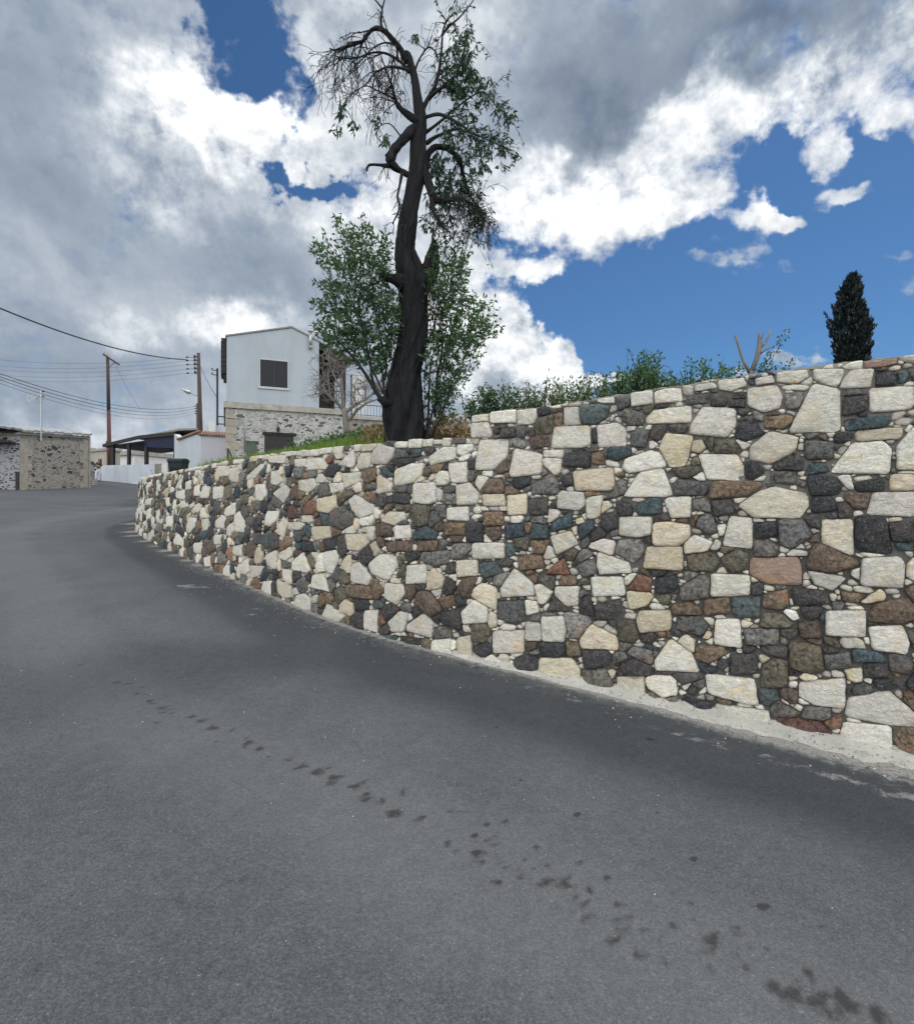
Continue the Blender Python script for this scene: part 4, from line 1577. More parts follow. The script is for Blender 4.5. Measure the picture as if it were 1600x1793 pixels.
# ------------------------------------------------------------------ white gabled house on the bank
H = Frame((U2X(397, 26), 26), (U2X(397, 26) + 0.927, 26.375))
tE, zE = 0.0, H.hit(397, 588)[1]
tR, zR = H.hit(511, 573.5)
tW, zW = H.hit(558.5, 598)
tP, zP = H.hit(615, 629)
zL = H.hit(397, 704)[1]
house = empty('village_house', H.p(tW / 2, 3, hz(*H.xy(tW / 2, 0.5)) - 0.6))
tag(house, 'white gabled house with a dark shuttered window above a rough limewashed stone ground floor', 'house')
DH = 6.2
zB = 1.2
M_HOUSE = plaster_mat('skylit_off_white_render', (0.36, 0.40, 0.45), 0.35)  # off-white paint with the blue of skylight put into its colour
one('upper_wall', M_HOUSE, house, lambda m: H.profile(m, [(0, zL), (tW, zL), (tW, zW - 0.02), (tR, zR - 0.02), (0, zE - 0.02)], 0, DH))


def roof_fn(m):
    for (ta, za, tb, zb_) in ((-0.06, zE - 0.03, tR, zR), (tR, zR, tP + 0.1, zP - 0.03)):
        H.profile(m, [(ta, za), (tb, zb_), (tb, zb_ + 0.07), (ta, za + 0.07)], -0.05, DH + 0.2)


one('roof', simple_mat('grey_roof_edge', (0.20, 0.20, 0.21), 0.85, 5, 0.25), house, roof_fn)
# window with shutters
t0, z1 = H.hit(455.5, 629)
t1, z0 = H.hit(503.5, 680)
M_WFRAME = simple_mat('window_surround', (0.40, 0.43, 0.46), 0.8, 6, 0.15)
win = one('window', M_WFRAME, house, lambda m: [H.block(m, t0 - .05, t1 + .05, -.035, .03, z1, z1 + .05), H.block(m, t0 - .09, t1 + .09, -.06, .03, z0 - .1, z0),
                                               H.block(m, t0 - .05, t0, -.035, .03, z0, z1), H.block(m, t1, t1 + .05, -.035, .03, z0, z1)])


def shutter(a, b):
    def f(m):
        H.block(m, a, b, -.018, .02, z0 + .002, z1 - .002)
        H.block(m, a + .005, a + .05, -.03, -.019, z0 + .01, z1 - .01)
        H.block(m, b - .05, b - .005, -.03, -.019, z0 + .01, z1 - .01)
        k = z0 + .06
        while k < z1 - .05:
            H.block(m, a + .055, b - .055, -.026, -.019, k, k + .035)
            k += .06
    return f


one('shutter', M_SHUT, win, shutter(t0 + .003, (t0 + t1) / 2 - .004))
one('shutter', M_SHUT, win, shutter((t0 + t1) / 2 + .004, t1 - .003))
# flue
tf, zf1 = H.hit(543.5, 581, -.14)
zf0 = H.hit(543.5, 607, -.14)[1]


def flue_fn(m):
    m.tube([H.p(tf, -.14, zf0), H.p(tf, -.14, zf1)], .075, 10)
    m.tube([H.p(tf, -.14, zf0 - .1), H.p(tf, -.14, zf0 - .02), H.p(tf, -.14, zf0 + .02)], [.04, .10, .10], 10)
    m.tube([H.p(tf, -.14, zf0 - .05), H.p(tf, .02, zf0 - .05)], .06, 8)
    m.tube([H.p(tf, -.14, zf1 + .03), H.p(tf, -.14, zf1 + .08)], [.15, .10], 10)
    m.tube([H.p(tf, -.14, zf1 - .02), H.p(tf, -.14, zf1 + .04)], .03, 6)


one('flue_pipe', M_METAL, house, flue_fn, True)
# ground floor
tT = H.hit(604, 722)[0]
one('ground_floor_wall', M_RUB_HOUSE, house, lambda m: H.block(m, -.04, tT, -.02, DH, zB, zL - .24))
one('corner_quoin', M_QUOIN, house, lambda m: [H.block(m, -.06, .42 + .12 * math.sin(k * 2.3), -.05, .3, zB + k * .36, zB + k * .36 + .345) for k in range(int((zL - .26 - zB) / .36))])
one('ledge', M_LEDGE, house, lambda m: H.profile(m, [(-.13, zL - .26), (tT + .05, zL - .26), (tT + .05, zL - .02), (tT - .2, zL), (-.1, zL + .02), (-.13, zL - .03)], -.13, DH))
ta, za = H.hit(463, 757)
tb, _ = H.hit(514, 757)
# dark cellar opening with timber lintel
dr = one('cellar_door', M_DARK, house, lambda m: [H.block(m, ta, tb, -.045, .02, zB, za - .12)])
one('lintel', M_PORCH, dr, lambda m: H.block(m, ta - .08, tb + .12, -.08, .02, za - .12, za + .02))
tl, zl = H.hit(487, 752, -.2)


def lantern(m):
    m.tube([H.p(tl, -.02, zl + .13), H.p(tl, -.2, zl + .16), H.p(tl, -.2, zl + .11)], .015, 6)
    m.tube([H.p(tl, -.2, zl - .12), H.p(tl, -.2, zl - .08), H.p(tl, -.2, zl + .06), H.p(tl, -.2, zl + .12)], [.03, .07, .09, .02], 8)


one('wall_lantern', M_BLACKMETAL, house, lantern)
tc, zc = H.hit(431, 774)
td, zd = H.hit(449, 792)
one('meter_box', M_CABGREEN, house, lambda m: [H.block(m, tc, td, -.16, -.02, zd - .3, zc), H.block(m, tc - .02, td + .02, -.19, -.02, zc, zc + .04)])
tq, zq = H.hit(428, 733)
one('conduit', M_METAL, house, lambda m: m.tube([H.p(-.02, -.09, zq), H.p(tq - .06, -.09, zq), H.p(tq, -.09, zq - .06), H.p(tq, -.09, zd)], .022, 6), True)
# covered porch
one('porch_back_wall', M_PORCH, house, lambda m: H.profile(m, [(tW, zL), (tP - .25, zL), (tP - .25, zP - .0), (tW, zW - .05)], 3.4, 3.6))
one('porch_side_wall', M_PORCH, house, lambda m: H.profile(m, [(tW + .002, zL), (tW + .10, zL), (tW + .10, zW - .15), (tW + .002, zW - .15)], .35, 3.35))
one('porch_door', M_DARK, house, lambda m: H.block(m, tW + .25, tW + .95, 3.34, 3.398, zL, zL + 1.95))
one('porch_ceiling', M_PORCH, house, lambda m: H.profile(m, [(tW + .01, zW - .14), (tP + .02, zP - .12), (tP + .02, zP - .04), (tW + .01, zW - .05)], .0, DH))
one('porch_beam', M_PORCH, house, lambda m: H.profile(m, [(tW + .01, zW - .36), (tP + .02, zP - .22), (tP + .02, zP - .125), (tW + .01, zW - .145)], .02, .16))
tpo = H.hit(603, 640)[0]
one('porch_post', M_PORCH, house, lambda m: H.block(m, tpo - .07, tpo + .07, .02, .16, zL, zP - .18))
one('porch_post', M_PORCH, house, lambda m: H.block(m, tpo - .07, tpo + .07, 3.1, 3.24, zL, zP - .18))


def rail(m, ta, tb, d, z, h, step=.13):
    m.tube([H.p(ta, d, z + h), H.p(tb, d, z + h)], .022, 5)
    m.tube([H.p(ta, d, z + .1), H.p(tb, d, z + .1)], .016, 5)
    k = ta
    while k <= tb + .01:
        m.tube([H.p(k, d, z), H.p(k, d, z + h)], .010, 4)
        k += step


one('porch_railing', M_BLACKMETAL, house, lambda m: rail(m, tW + .05, tpo - .08, .06, zL, .9))
# dark enclosed balcony on the far side
tn = H.hit(387.5, 600, 0.6)[0]


def bal(m):
    zt_, zb_ = H.hit(390, 594, .6)[1], H.hit(390, 655, .6)[1]
    H.block(m, tn, -.005, .35, 1.7, zb_, zt_)
    H.block(m, tn * .6, -.005, .45, 1.6, zb_ - .2, zb_ - .003)
    k = zb_ + .1
    while k < zt_ - .1:
        H.block(m, tn - .02, -.005, .33, 1.72, k, k + .05)
        k += .22


one('enclosed_balcony', M_DARK, house, bal)
# terrace running on to the right, with railing
tZ = H.hit(702, 735)[0]
zT0 = H.hit(640, 727)[1]
one('terrace_wall', M_RUB_COT, house, lambda m: H.block(m, tT + .06, tZ, .5, DH, zB, zT0 - .15))
one('terrace_ledge', M_LEDGE, house, lambda m: H.block(m, tT + .055, tZ + .05, .4, DH, zT0 - .149, zT0))
one('terrace_railing', M_BLACKMETAL, house, lambda m: rail(m, tT + .3, tZ, .6, zT0, .62, .16))
cb = H.hit(617, 656, 2.0)
cb2 = H.hit(637, 700, 2.0)
cab = empty('terrace_cabinet', H.p((cb[0] + cb2[0]) / 2, 2.2, zT0))
tag(cab, 'pale grey cabinet standing on the terrace beside the white gabled house', 'cabinet')
cbody = one('body', M_WHITE2, cab, lambda m: [H.block(m, cb[0], cb2[0], 2.0, 2.5, zT0 + .001, cb[1])])
one('lid', M_METAL, cab, lambda m: H.block(m, cb[0] - .03, cb2[0] + .03, 1.96, 2.54, cb[1] + .001, cb[1] + .05))
one('door', M_METAL, cab, lambda m: H.block(m, cb[0] + .06, cb2[0] - .06, 1.985, 1.998, zT0 + .12, cb[1] - .08))

# service mast on arms beside the house
tm_ = H.hit(380.5, 700, .3)[0]
zm1, zm0 = H.hit(380.5, 645, .3)[1], H.hit(380.5, 743, .3)[1]
mast = empty('service_mast', H.p(tm_, .3, zm0))
tag(mast, 'slim black service mast on two brackets beside the white gabled house', 'mast')
one('tube', M_BLACKMETAL, mast, lambda m: m.tube([H.p(tm_, .3, zm0 - .05), H.p(tm_, .3, zm1)], .05, 8))
for v in (729, 742):
    zz = H.hit(380.5, v, .3)[1]
    one('bracket', M_BLACKMETAL, mast, lambda m: m.tube([H.p(tm_, .3, zz), H.p(-.02, .3, zz)], .028, 6))
for v in (649, 657):
    zz = H.hit(380.5, v, .3)[1]
    one('insulator', M_BLACKMETAL, mast, lambda m: m.tube([H.p(tm_, .25, zz), H.p(tm_ - .22, .25, zz), H.p(tm_ - .22, .25, zz + .09)], [.02, .02, .045], 6))

# ------------------------------------------------------------------ stone cottage at the left
Cc = Frame((U2X(34, 31), 31), (U2X(154, 36.4), 36.4))
cot = empty('stone_cottage', (*Cc.xy(3, 1), gz(*Cc.xy(0, 0))))
tag(cot, 'low mortared rubble cottage with a pale sheet roof at the left end of the road', 'cottage')
zc1 = CAMZ + (896.5 - 757) / FOC * 31
zc2 = CAMZ + (896.5 - 764) / FOC * 36.4
Lc = Cc.L
one('wall', M_RUB_COT, cot, lambda m: Cc.profile(m, [(0, gz(*Cc.xy(0)) - .4), (Lc, gz(*Cc.xy(Lc)) - .4), (Lc, zc2 - .1), (0, zc1 - .05)], 0, 5))


def quoins(m, side):
    z = gz(*Cc.xy(Lc if side else 0)) - .1
    k = side
    while z < (zc2 if side else zc1) - .45:
        if side:
            Cc.block(m, Lc - (.75 if k % 2 else .45), Lc + .02, -.03, .4, z, z + .40)
        else:
            Cc.block(m, -.02, .85 if k % 2 else .55, -.035, .4, z, z + .40)
        z += .40
        k += 1


one('quoin', M_QUOIN, cot, lambda m: quoins(m, 0))
one('quoin', M_QUOIN, cot, lambda m: quoins(m, 1))


def croof(m):
    # sheet roof with a ragged, slightly wavy edge
    n = 46
    vs, fs = [], []
    for i in range(n + 1):
        t = -2.3 + (Lc + 2.45) * i / n
        f = max(0, t) / Lc
        z = zc1 + (zc2 - zc1) * f + (0.10 if t > 0 else 0.12) + .025 * math.sin(i * 2.1) + .02 * math.sin(i * .7)
        for d, dz in ((-.16, -.06), (-.18, .05), (2.5, .42), (5.1, .10)):
            vs.append(Cc.p(t, d, z + dz))
    for i in range(n):
        for j in range(3):
            a = i * 4 + j
            fs.append((a, a + 4, a + 5, a + 1))
    m.add(vs, fs)


one('roof', M_SHEET, cot, croof)
one('eave_board', M_WOODROOF, cot, lambda m: Cc.profile(m, [(-.1, zc1 - .13), (Lc + .05, zc2 - .13), (Lc + .05, zc2 + .02), (-.1, zc1 + .03)], -.09, -.036))
one('drainpipe', M_LEDGE, cot, lambda m: m.tube([Cc.p(Lc + .06, -.06, gz(*Cc.xy(Lc))), Cc.p(Lc + .06, -.06, zc2)], .06, 6))
# dark-walled wing at the very left
Cl = Frame((U2X(-60, 30.2), 30.2), (U2X(33.4, 30.9), 30.9))
one('side_wall', M_RUB_DARK, cot, lambda m: Cl.profile(m, [(0, .6), (Cl.L, .6), (Cl.L, zc1 - .25), (0, zc1 - .3)], .02, 4.0))
one('corner_post', M_DARK, cot, lambda m: Cl.block(m, Cl.L - .12, Cl.L + .02, -.12, .0, .6, Cl.hit(33, 826)[1]))


def canopy(m):
    a, z = Cl.hit(28, 774)
    Cl.profile(m, [(0, z - .08), (a, z - .12), (a, z - .02), (a - .9, z + .14), (0, z + .16)], -.9, .02)


one('door_canopy', M_DARK, cot, canopy)
# aerial pole with a dish, fixed to the cottage wall
ap = Cc.hit(72, 760, -.2)
am = empty('aerial_pole', Cc.p(ap[0], -.2, Cc.hit(72, 775, -.2)[1]))
tag(am, 'thin metal aerial pole carrying a mesh dish on the front of the stone cottage', 'aerial')
za0, za1 = Cc.hit(73, 772, -.2)[1], Cc.hit(72, 683, -.2)[1]
one('mast', M_METAL, am, lambda m: [m.tube([Cc.p(ap[0], -.2, za0), Cc.p(ap[0], -.2, za1)], .045, 8), m.tube([Cc.p(ap[0], -.2, za0 + .1), Cc.p(ap[0], .01, za0 + .1)], .03, 6)])


def dish(m):
    c = Cc.p(ap[0], .12, Cc.hit(72, 697, -.2)[1])
    rings, seg = 4, 22
    ax = Vector((0.35, -0.9, 0.25)).normalized()
    a = ax.cross(Vector((0, 0, 1))).normalized()
    b = a.cross(ax)
    R = .38
    vs = [c]
    for i in range(1, rings + 1):
        for k in range(seg):
            r = R * i / rings
            w = 2 * PI * k / seg
            vs.append(c + (a * math.cos(w) + b * math.sin(w)) * r + ax * (.25 * r * r / R))
    # wire mesh: rims and ribs only
    for i in range(1, rings + 1):
        ring = [vs[1 + (i - 1) * seg + k] for k in range(seg)] + [vs[1 + (i - 1) * seg]]
        m.tube(ring, .011 if i == rings else .006, 4, cap=False)
    for k in range(seg):
        m.tube([c] + [vs[1 + (i - 1) * seg + k] for i in range(1, rings + 1)], .005, 3)
    m.tube([c, c + ax * .3], .012, 4)


one('dish', M_METAL, am, dish)
for v in (685, 693):
    one('insulator', M_BLACKMETAL, am, lambda m: m.tube([Cc.p(ap[0], -.2, Cc.hit(72, v, -.2)[1]), Cc.p(ap[0] + .2, -.2, Cc.hit(72, v, -.2)[1] + .03)], [.02, .045], 6))

# ------------------------------------------------------------------ stone gate pillar, low white wall, far houses
gp = empty('gate_pillar', (U2X(154, 39), 39, gz(U2X(154, 39), 39)))
tag(gp, 'narrow rubble pillar with a whitewashed foot beside the far corner of the stone cottage', 'pillar')
Fp = Frame((U2X(150, 39), 39), (U2X(158.5, 39), 39.02))
zpb = gz(*Fp.xy(0))
one('shaft', M_RUB_DARK, gp, lambda m: Fp.block(m, -.3, Fp.L, 0, .5, Fp.hit(155, 838)[1], Fp.hit(155, 812)[1]))
one('foot', M_RUB_HOUSE, gp, lambda m: Fp.block(m, -.3, Fp.L + .1, -.08, .6, zpb - .3, Fp.hit(155, 838)[1] - .001))
one('cap', M_PORCH, gp, lambda m: Fp.profile(m, [(-.3, Fp.hit(155, 812)[1]), (Fp.L + .03, Fp.hit(155, 812)[1]), (Fp.L - .1, Fp.hit(155, 807)[1]), (-.2, Fp.hit(155, 808)[1])], -.04, .54))

Fw = Frame((U2X(160, 45), 45), (U2X(300, 42), 42))
lw = empty('garden_wall', (*Fw.xy(2, .1), gz(*Fw.xy(2, .1))))
tag(lw, 'low whitewashed garden wall closing the far end of the road', 'wall')
zw0, zw1 = Fw.hit(160, 815)[1], Fw.hit(272, 813)[1]
tw1 = Fw.hit(272, 815)[0]
one('wall_panel', M_WHITE, lw, lambda m: Fw.profile(m, [(-.0, 2.5), (tw1, 2.5), (tw1, zw1), (0, zw0)], 0, .22))
one('kerb_line', M_WHITE, lw, lambda m: Fw.profile(m, [(-.4, Fw.hit(160, 850)[1] - .3), (tw1, Fw.hit(272, 850)[1] - .3), (tw1, Fw.hit(272, 847)[1]), (-.4, Fw.hit(160, 846.4)[1])], -.14, -.002))
one('stone_pier', M_RUB_COT, lw, lambda m: Fw.block(m, tw1 + .002, tw1 + .55, -.06, .4, 2.4, Fw.hit(280, 812)[1]))
one('end_panel', M_WHITE2, lw, lambda m: Fw.profile(m, [(tw1 + .552, 2.5), (tw1 + 1.1, 2.5), (tw1 + 1.1, Fw.hit(294, 811)[1]), (tw1 + .552, Fw.hit(286, 813)[1])], .02, .2))

# beige house far behind the person
Fb = Frame((U2X(145, 52), 52), (U2X(186, 50), 50))
bh = empty('flat_roofed_house', (*Fb.xy(1, 2), 3.9))
tag(bh, 'small beige flat-roofed house beyond the stone cottage, behind the walking person', 'house')
zb1 = Fb.hit(165, 791)[1]
one('wall', M_BEIGE, bh, lambda m: Fb.block(m, -1, Fb.L, 0, 1.2, 3, zb1))
one('roof', M_LEDGE, bh, lambda m: Fb.block(m, -1.1, Fb.L + .15, -.15, 1.3, zb1 + .001, zb1 + .22))
one('chimney', M_LEDGE, bh, lambda m: Fb.block(m, .1, .45, .5, .9, zb1 + .221, zb1 + .5))
one('aerial', M_BLACKMETAL, bh, lambda m: m.tube([Fb.p(Fb.hit(176, 780)[0], .5, zb1 + .22), Fb.p(Fb.hit(176, 780)[0], .5, Fb.hit(176, 771)[1])], .05, 5))
one('window', M_SHUT, bh, lambda m: Fb.block(m, Fb.hit(174, 800)[0], Fb.hit(178, 800)[0], -.03, .02, 5.4, 6.3))
Fb2 = Frame((U2X(200, 58), 58), (U2X(224, 57), 57))
bh2 = empty('white_outhouse', (*Fb2.xy(1, 2), 3.9))
tag(bh2, 'pale outhouse with a grey roof edge glimpsed under the dark shelter', 'outhouse')
one('wall', M_WHITE2, bh2, lambda m: Fb2.block(m, -1, Fb2.L + 1, 0, 4, 3, Fb2.hit(210, 798)[1]))
one('roof', M_LEDGE, bh2, lambda m: Fb2.block(m, -1.2, Fb2.L + 1.2, -.3, 4.2, Fb2.hit(210, 798)[1] + .001, Fb2.hit(210, 791)[1]))

# ------------------------------------------------------------------ dark timber shelter
Fs = Frame((U2X(184, 46.5), 46.5), (U2X(306, 43.5), 43.5))
sh = empty('open_shelter', (*Fs.xy(2, 2), gz(*Fs.xy(2, 2))))
tag(sh, 'open dark timber shelter with a sloping roof behind the low white wall', 'shelter')
Ls = Fs.L
zs0, zs1 = Fs.hit(184, 779)[1], Fs.hit(306, 753)[1]
one('roof', M_WOODROOF, sh, lambda m: [Fs.profile(m, [(Ls * .36, zs0 + (zs1 - zs0) * .52), (Ls, zs1 + .02), (Ls + 1.9, zs1 - .02), (Ls + 1.9, zs1 + .10), (Ls, zs1 + .18), (Ls * .36, zs0 + (zs1 - zs0) * .52 + .14)], .4, 5.5)])
one('fascia', M_DARK, sh, lambda m: Fs.profile(m, [(-.25, zs0 - .18), (Ls * .5, zs0 + (zs1 - zs0) * .38), (Ls, zs1 - .42), (Ls, zs1 - .12), (Ls * .5, zs0 + (zs1 - zs0) * .62 + .08), (-.25, zs0 + .08)], -.05, .08))
one('ceiling', M_DARK, sh, lambda m: Fs.profile(m, [(-.2, zs0 - .16), (Ls, zs1 - .50), (Ls, zs1 - .44), (-.2, zs0 - .08)], .085, 5.5))
one('side_panel', M_NAVY, sh, lambda m: Fs.profile(m, [(Ls * .56, Fs.hit(270, 781)[1]), (Ls, Fs.hit(300, 785)[1]), (Ls, zs1 - .44), (Ls * .56, zs0 + (zs1 - zs0) * .56 - .1)], .1, .16))
for u, w in ((193.5, .17), (222, .11), (252.5, .13), (303, .14)):
    tt = Fs.hit(u, 800)[0]
    ztp = zs0 - .14 + (zs1 - zs0 - .34) * tt / Ls
    one('post', M_DARK, sh, lambda m: Fs.block(m, tt - w, tt + w, .1 if u < 260 else .2, .3, 3.0, ztp - .02))
tb0, tb1 = Fs.hit(226, 800)[0], Fs.hit(300, 800)[0]
one('back_wall', M_RUB_BACK, sh, lambda m: Fs.block(m, tb0, tb1 + 2.0, 4.6, 4.9, 3.0, Fs.hit(260, 779, 4.6)[1] + .6))
one('back_wall', M_RUB_HOUSE, sh, lambda m: Fs.block(m, tb0 + .3, tb0 + 1.7, 3.9, 4.59, 3.0, Fs.hit(260, 782, 3.9)[1] + .6))

# ------------------------------------------------------------------ small white building with clay tile eave
Yc = 33.0
Fg = Frame((U2X(305, 37.0), 37.0), (U2X(352, Yc), Yc))     # gable side, facing the road end
Fe = Frame((U2X(352, Yc), Yc), (U2X(404, 33.6), 33.6))      # eave side
wb = empty('tiled_annexe', (U2X(352, 35), 35, gz(U2X(352, 35), 35)))
tag(wb, 'small white building with a clay tile roof edge behind the leaning power pole', 'building')
zg0, zg1 = Fg.hit(316, 768)[1], Fg.hit(351, 758)[1]
one('gable_wall', M_WHITE, wb, lambda m: Fg.profile(m, [(0, .5), (Fg.L, .5), (Fg.L, zg1 - .03), (Fg.hit(316, 768)[0], zg0), (Fg.hit(306, 760)[0], Fg.hit(306, 760)[1]), (0, Fg.hit(305, 760)[1])], 0, .3))
ze = Fe.hit(376, 763)[1]
one('eave_wall', plaster_mat('shaded_white_render', (0.52, 0.51, 0.55), 0.25), wb, lambda m: Fe.block(m, .003, Fe.L + .6, 0.0, .3, .5, ze))  # same white building; lilac shade of this side put into the render colour


def tiles(m, F, t0, t1, zf, d0, d1, rise, pitch=.20):
    t = t0
    while t < t1:
        r = pitch * .5
        for row in range(3):
            f0, f1 = row / 3, (row + 1) / 3 + .05
            pts = []
            a0 = F.p(t, d0 + (d1 - d0) * f0, zf(t) + rise * f0 + .03 + .01 * row)
            a1 = F.p(t, d0 + (d1 - d0) * f1, zf(t) + rise * f1 + .03 + .01 * row)
            m.tube([a0, a1], [r, r * .86], 8)
        t += pitch


one('tile_roof', M_TILE, wb, lambda m: tiles(m, Fe, -.1, Fe.L + .5, lambda t: ze, -.12, 1.6, .36, .15), True)


def verge(m):
    a, b = Fg.hit(313, 771), Fg.hit(351, 757)
    n = 9
    for i in range(n):
        f0, f1 = i / n, (i + 1.25) / n
        m.tube([Fg.p(a[0] + (b[0] - a[0]) * f0, -.06, a[1] + (b[1] - a[1]) * f0 + .07), Fg.p(a[0] + (b[0] - a[0]) * f1, -.06, a[1] + (b[1] - a[1]) * f1 + .05)], [.085, .07], 8)


one('verge_tiles', M_TILE, wb, verge, True)
rb = Frame((U2X(352, 38), 38), (U2X(398, 38), 38))
rbo = empty('rooftop_room', (*rb.xy(1, 1), 4.5))
tag(rbo, 'bright white rooftop block with a chimney showing above the clay tile eave', 'building')
one('wall', M_WHITE, rbo, lambda m: rb.block(m, 0, rb.L, 0, 3, 2.0, rb.hit(380, 744)[1]))
one('chimney', M_WHITE2, rbo, lambda m: rb.block(m, rb.hit(368, 745)[0], rb.hit(379, 745)[0], -.3, .3, 5.5, rb.hit(372, 738.5)[1]))

# ------------------------------------------------------------------ green bin
Yb = 32.0
zb_ = gz(U2X(312, Yb), Yb)
binn = empty('waste_container', (U2X(312, Yb), Yb, zb_))
tag(binn, 'dark green wheeled waste container showing over the far end of the stone wall', 'bin')
xa, xb = U2X(299.5, Yb), U2X(325, Yb)
zt = CAMZ + (896.5 - 808) / FOC * Yb
zbt = zt - 1.3


def binbody(m):
    vs = []
    for f, z in ((.80, zbt), (.95, zt - .12), (1.0, zt - .08), (1.0, zt)):
        cx, hw, hd = (xa + xb) / 2, (xb - xa) / 2 * f, .42 * f
        vs += [(cx - hw, Yb - hd, z), (cx + hw, Yb - hd, z), (cx + hw, Yb + hd, z), (cx - hw, Yb + hd, z)]
    fs = [(3, 2, 1, 0), (12, 13, 14, 15)]
    for r in range(3):
        for k in range(4):
            a = r * 4 + k
            b = r * 4 + (k + 1) % 4
            fs.append((a, b, b + 4, a + 4))
    m.add(vs, fs)
    for k in range(5):
        x = xa + (xb - xa) * (.22 + .14 * k)
        m.box((x, Yb - .40, (zbt + zt) / 2 - .1), (.02, 0, 0), (0, .03, 0), (0, 0, .4))


one('body', M_GREENBIN, binn, binbody)


def binlid(m):
    vs, fs = [], []
    n = 8
    for j in range(2):
        for i in range(n + 1):
            a = PI * i / n
            vs.append((xa - .03 if j == 0 else xb + .03, Yb - .47 * math.cos(a), zt + .004 + .16 * math.sin(a)))
    for i in range(n):
        fs.append((i, i + n + 1, i + n + 2, i + 1))
    fs.append(tuple(range(n + 1)))
    fs.append(tuple(range(n + 1, 2 * n + 2))[::-1])
    fs.append((0, n, 2 * n + 1, n + 1))
    m.add(vs, fs)


one('lid', M_GREENBIN, binn, binlid)
for x in (xa + .2, xb - .2):
    one('wheel', M_BLACKMETAL, binn, lambda m: m.tube([(x - .03, Yb - .25, zbt - .1), (x + .03, Yb - .25, zbt - .1)], .1, 12))
one('stand', M_BLACKMETAL, binn, lambda m: m.box(((xa + xb) / 2, Yb, (zb_ + zbt - .12) / 2), ((xb - xa) * .38, 0, 0), (0, .3, 0), (0, 0, (zbt - .12 - zb_) / 2)))

# ------------------------------------------------------------------ power poles, lamp, cables
Ya = 48.0
pa = empty('power_pole', (U2X(192, Ya), Ya, gz(U2X(192, Ya), Ya)))
tag(pa, 'reddish wooden power pole with a tilted crossarm rising through the dark shelter', 'power pole', 'wooden power poles')
ptop, pbot = px(188.5, 624, Ya), Vector((U2X(192.5, Ya), Ya, gz(U2X(192.5, Ya), Ya) - .3))
pmid = ptop.lerp(pbot, .42)
one('shaft', M_POLE, pa, lambda m: m.tube([pmid, ptop], [.145, .12], 10), True)
one('shaft', M_POLERED, pa, lambda m: m.tube([pbot, pmid], [.19, .146], 10), True)
ca_, cb_ = px(180.5, 620, Ya - .25), px(209, 638.5, Ya - .15)
one('crossarm', M_POLE, pa, lambda m: m.tube([ca_, cb_], .075, 6))
for f in (.22, .05, .93):
    q = ca_.lerp(cb_, f)
    one('insulator', M_LEDGE, pa, lambda m: m.tube([q, q + Vector((0, 0, .22)), q + Vector((0, 0, .3))], [.03, .07, .03], 6))
br = ptop.lerp(pbot, .09)
one('brace', M_BLACKMETAL, pa, lambda m: m.tube([br, ca_.lerp(cb_, .75)], .025, 5))

Yp = 36.0
pb = empty('power_pole', (U2X(354, Yp), Yp, gz(U2X(354, Yp), Yp)))
tag(pb, 'slightly leaning dark power pole with stacked insulators and a street lamp arm', 'power pole', 'wooden power poles')
btop, bbot = px(347.5, 618, Yp), Vector((U2X(354.2, Yp), Yp, gz(U2X(354.2, Yp), Yp) - .3))
one('shaft', M_POLE, pb, lambda m: m.tube([bbot, btop], [.17, .10], 10), True)
INS = []
for v in (625, 631, 638, 645.5, 653):
    q = px(346.5 + (v - 618) * .035, v, Yp)
    e = q + Vector((-.72, -.05, -.03))
    INS.append(e)
    one('insulator', M_BLACKMETAL, pb, lambda m: [m.tube([q + Vector((-.08, 0, .02)), q + Vector((-.3, 0, .0))], [.05, .02], 5), m.tube([q + Vector((-.22, 0, -.04)), q + Vector((-.22, 0, .14))], [.07, .05], 6), m.tube([e, e + Vector((.13, 0, .02))], [.05, .04], 5), m.tube([e, q + Vector((-.05, 0, 0))], .012, 4)])
la, lb, lc = px(348.5, 694, Yp), px(334, 688.5, Yp - .15), px(316.5, 680, Yp - .35)
one('lamp_arm', M_METAL, pb, lambda m: m.tube([la, lb], .03, 6))
one('lamp_head', M_METAL, pb, lambda m: m.tube([lb, lb.lerp(lc, .15), lb.lerp(lc, .6), lc], [.05, .12, .11, .05], 8), True)
one('lamp_glass', M_WHITE2, pb, lambda m: m.tube([lb.lerp(lc, .25) + Vector((0, 0, -.08)), lb.lerp(lc, .8) + Vector((0, 0, -.06))], [.07, .05], 8), True)
# far pole standing just behind, shorter
Yf = 60.0
pc = empty('power_pole', (U2X(346, Yf), Yf, 4.1))
tag(pc, 'more distant power pole standing directly behind the leaning dark pole', 'power pole', 'wooden power poles')
one('shaft', M_POLE, pc, lambda m: m.tube([(U2X(346.4, Yf), Yf, 4.0), px(346.2, 706, Yf)], [.16, .14], 8), True)
for v in (711, 715.5, 720, 724):
    q = px(345, v, Yf)
    one('insulator', M_BLACKMETAL, pc, lambda m: m.tube([q, q + Vector((-.22, 0, .02))], [.03, .08], 5))


def cable(a, b, sag, r, label, grp):
    a, b = Vector(a), Vector(b)
    pts = [a.lerp(b, i / 24) - Vector((0, 0, sag * 4 * (i / 24) * (1 - i / 24))) for i in range(25)]
    m = MB()
    m.tube(pts, r, 4)
    mid = pts[12]
    o = m.build('overhead_cable', M_WIRE, None, False, origin=a)
    return tag(o, label, 'cable', grp)


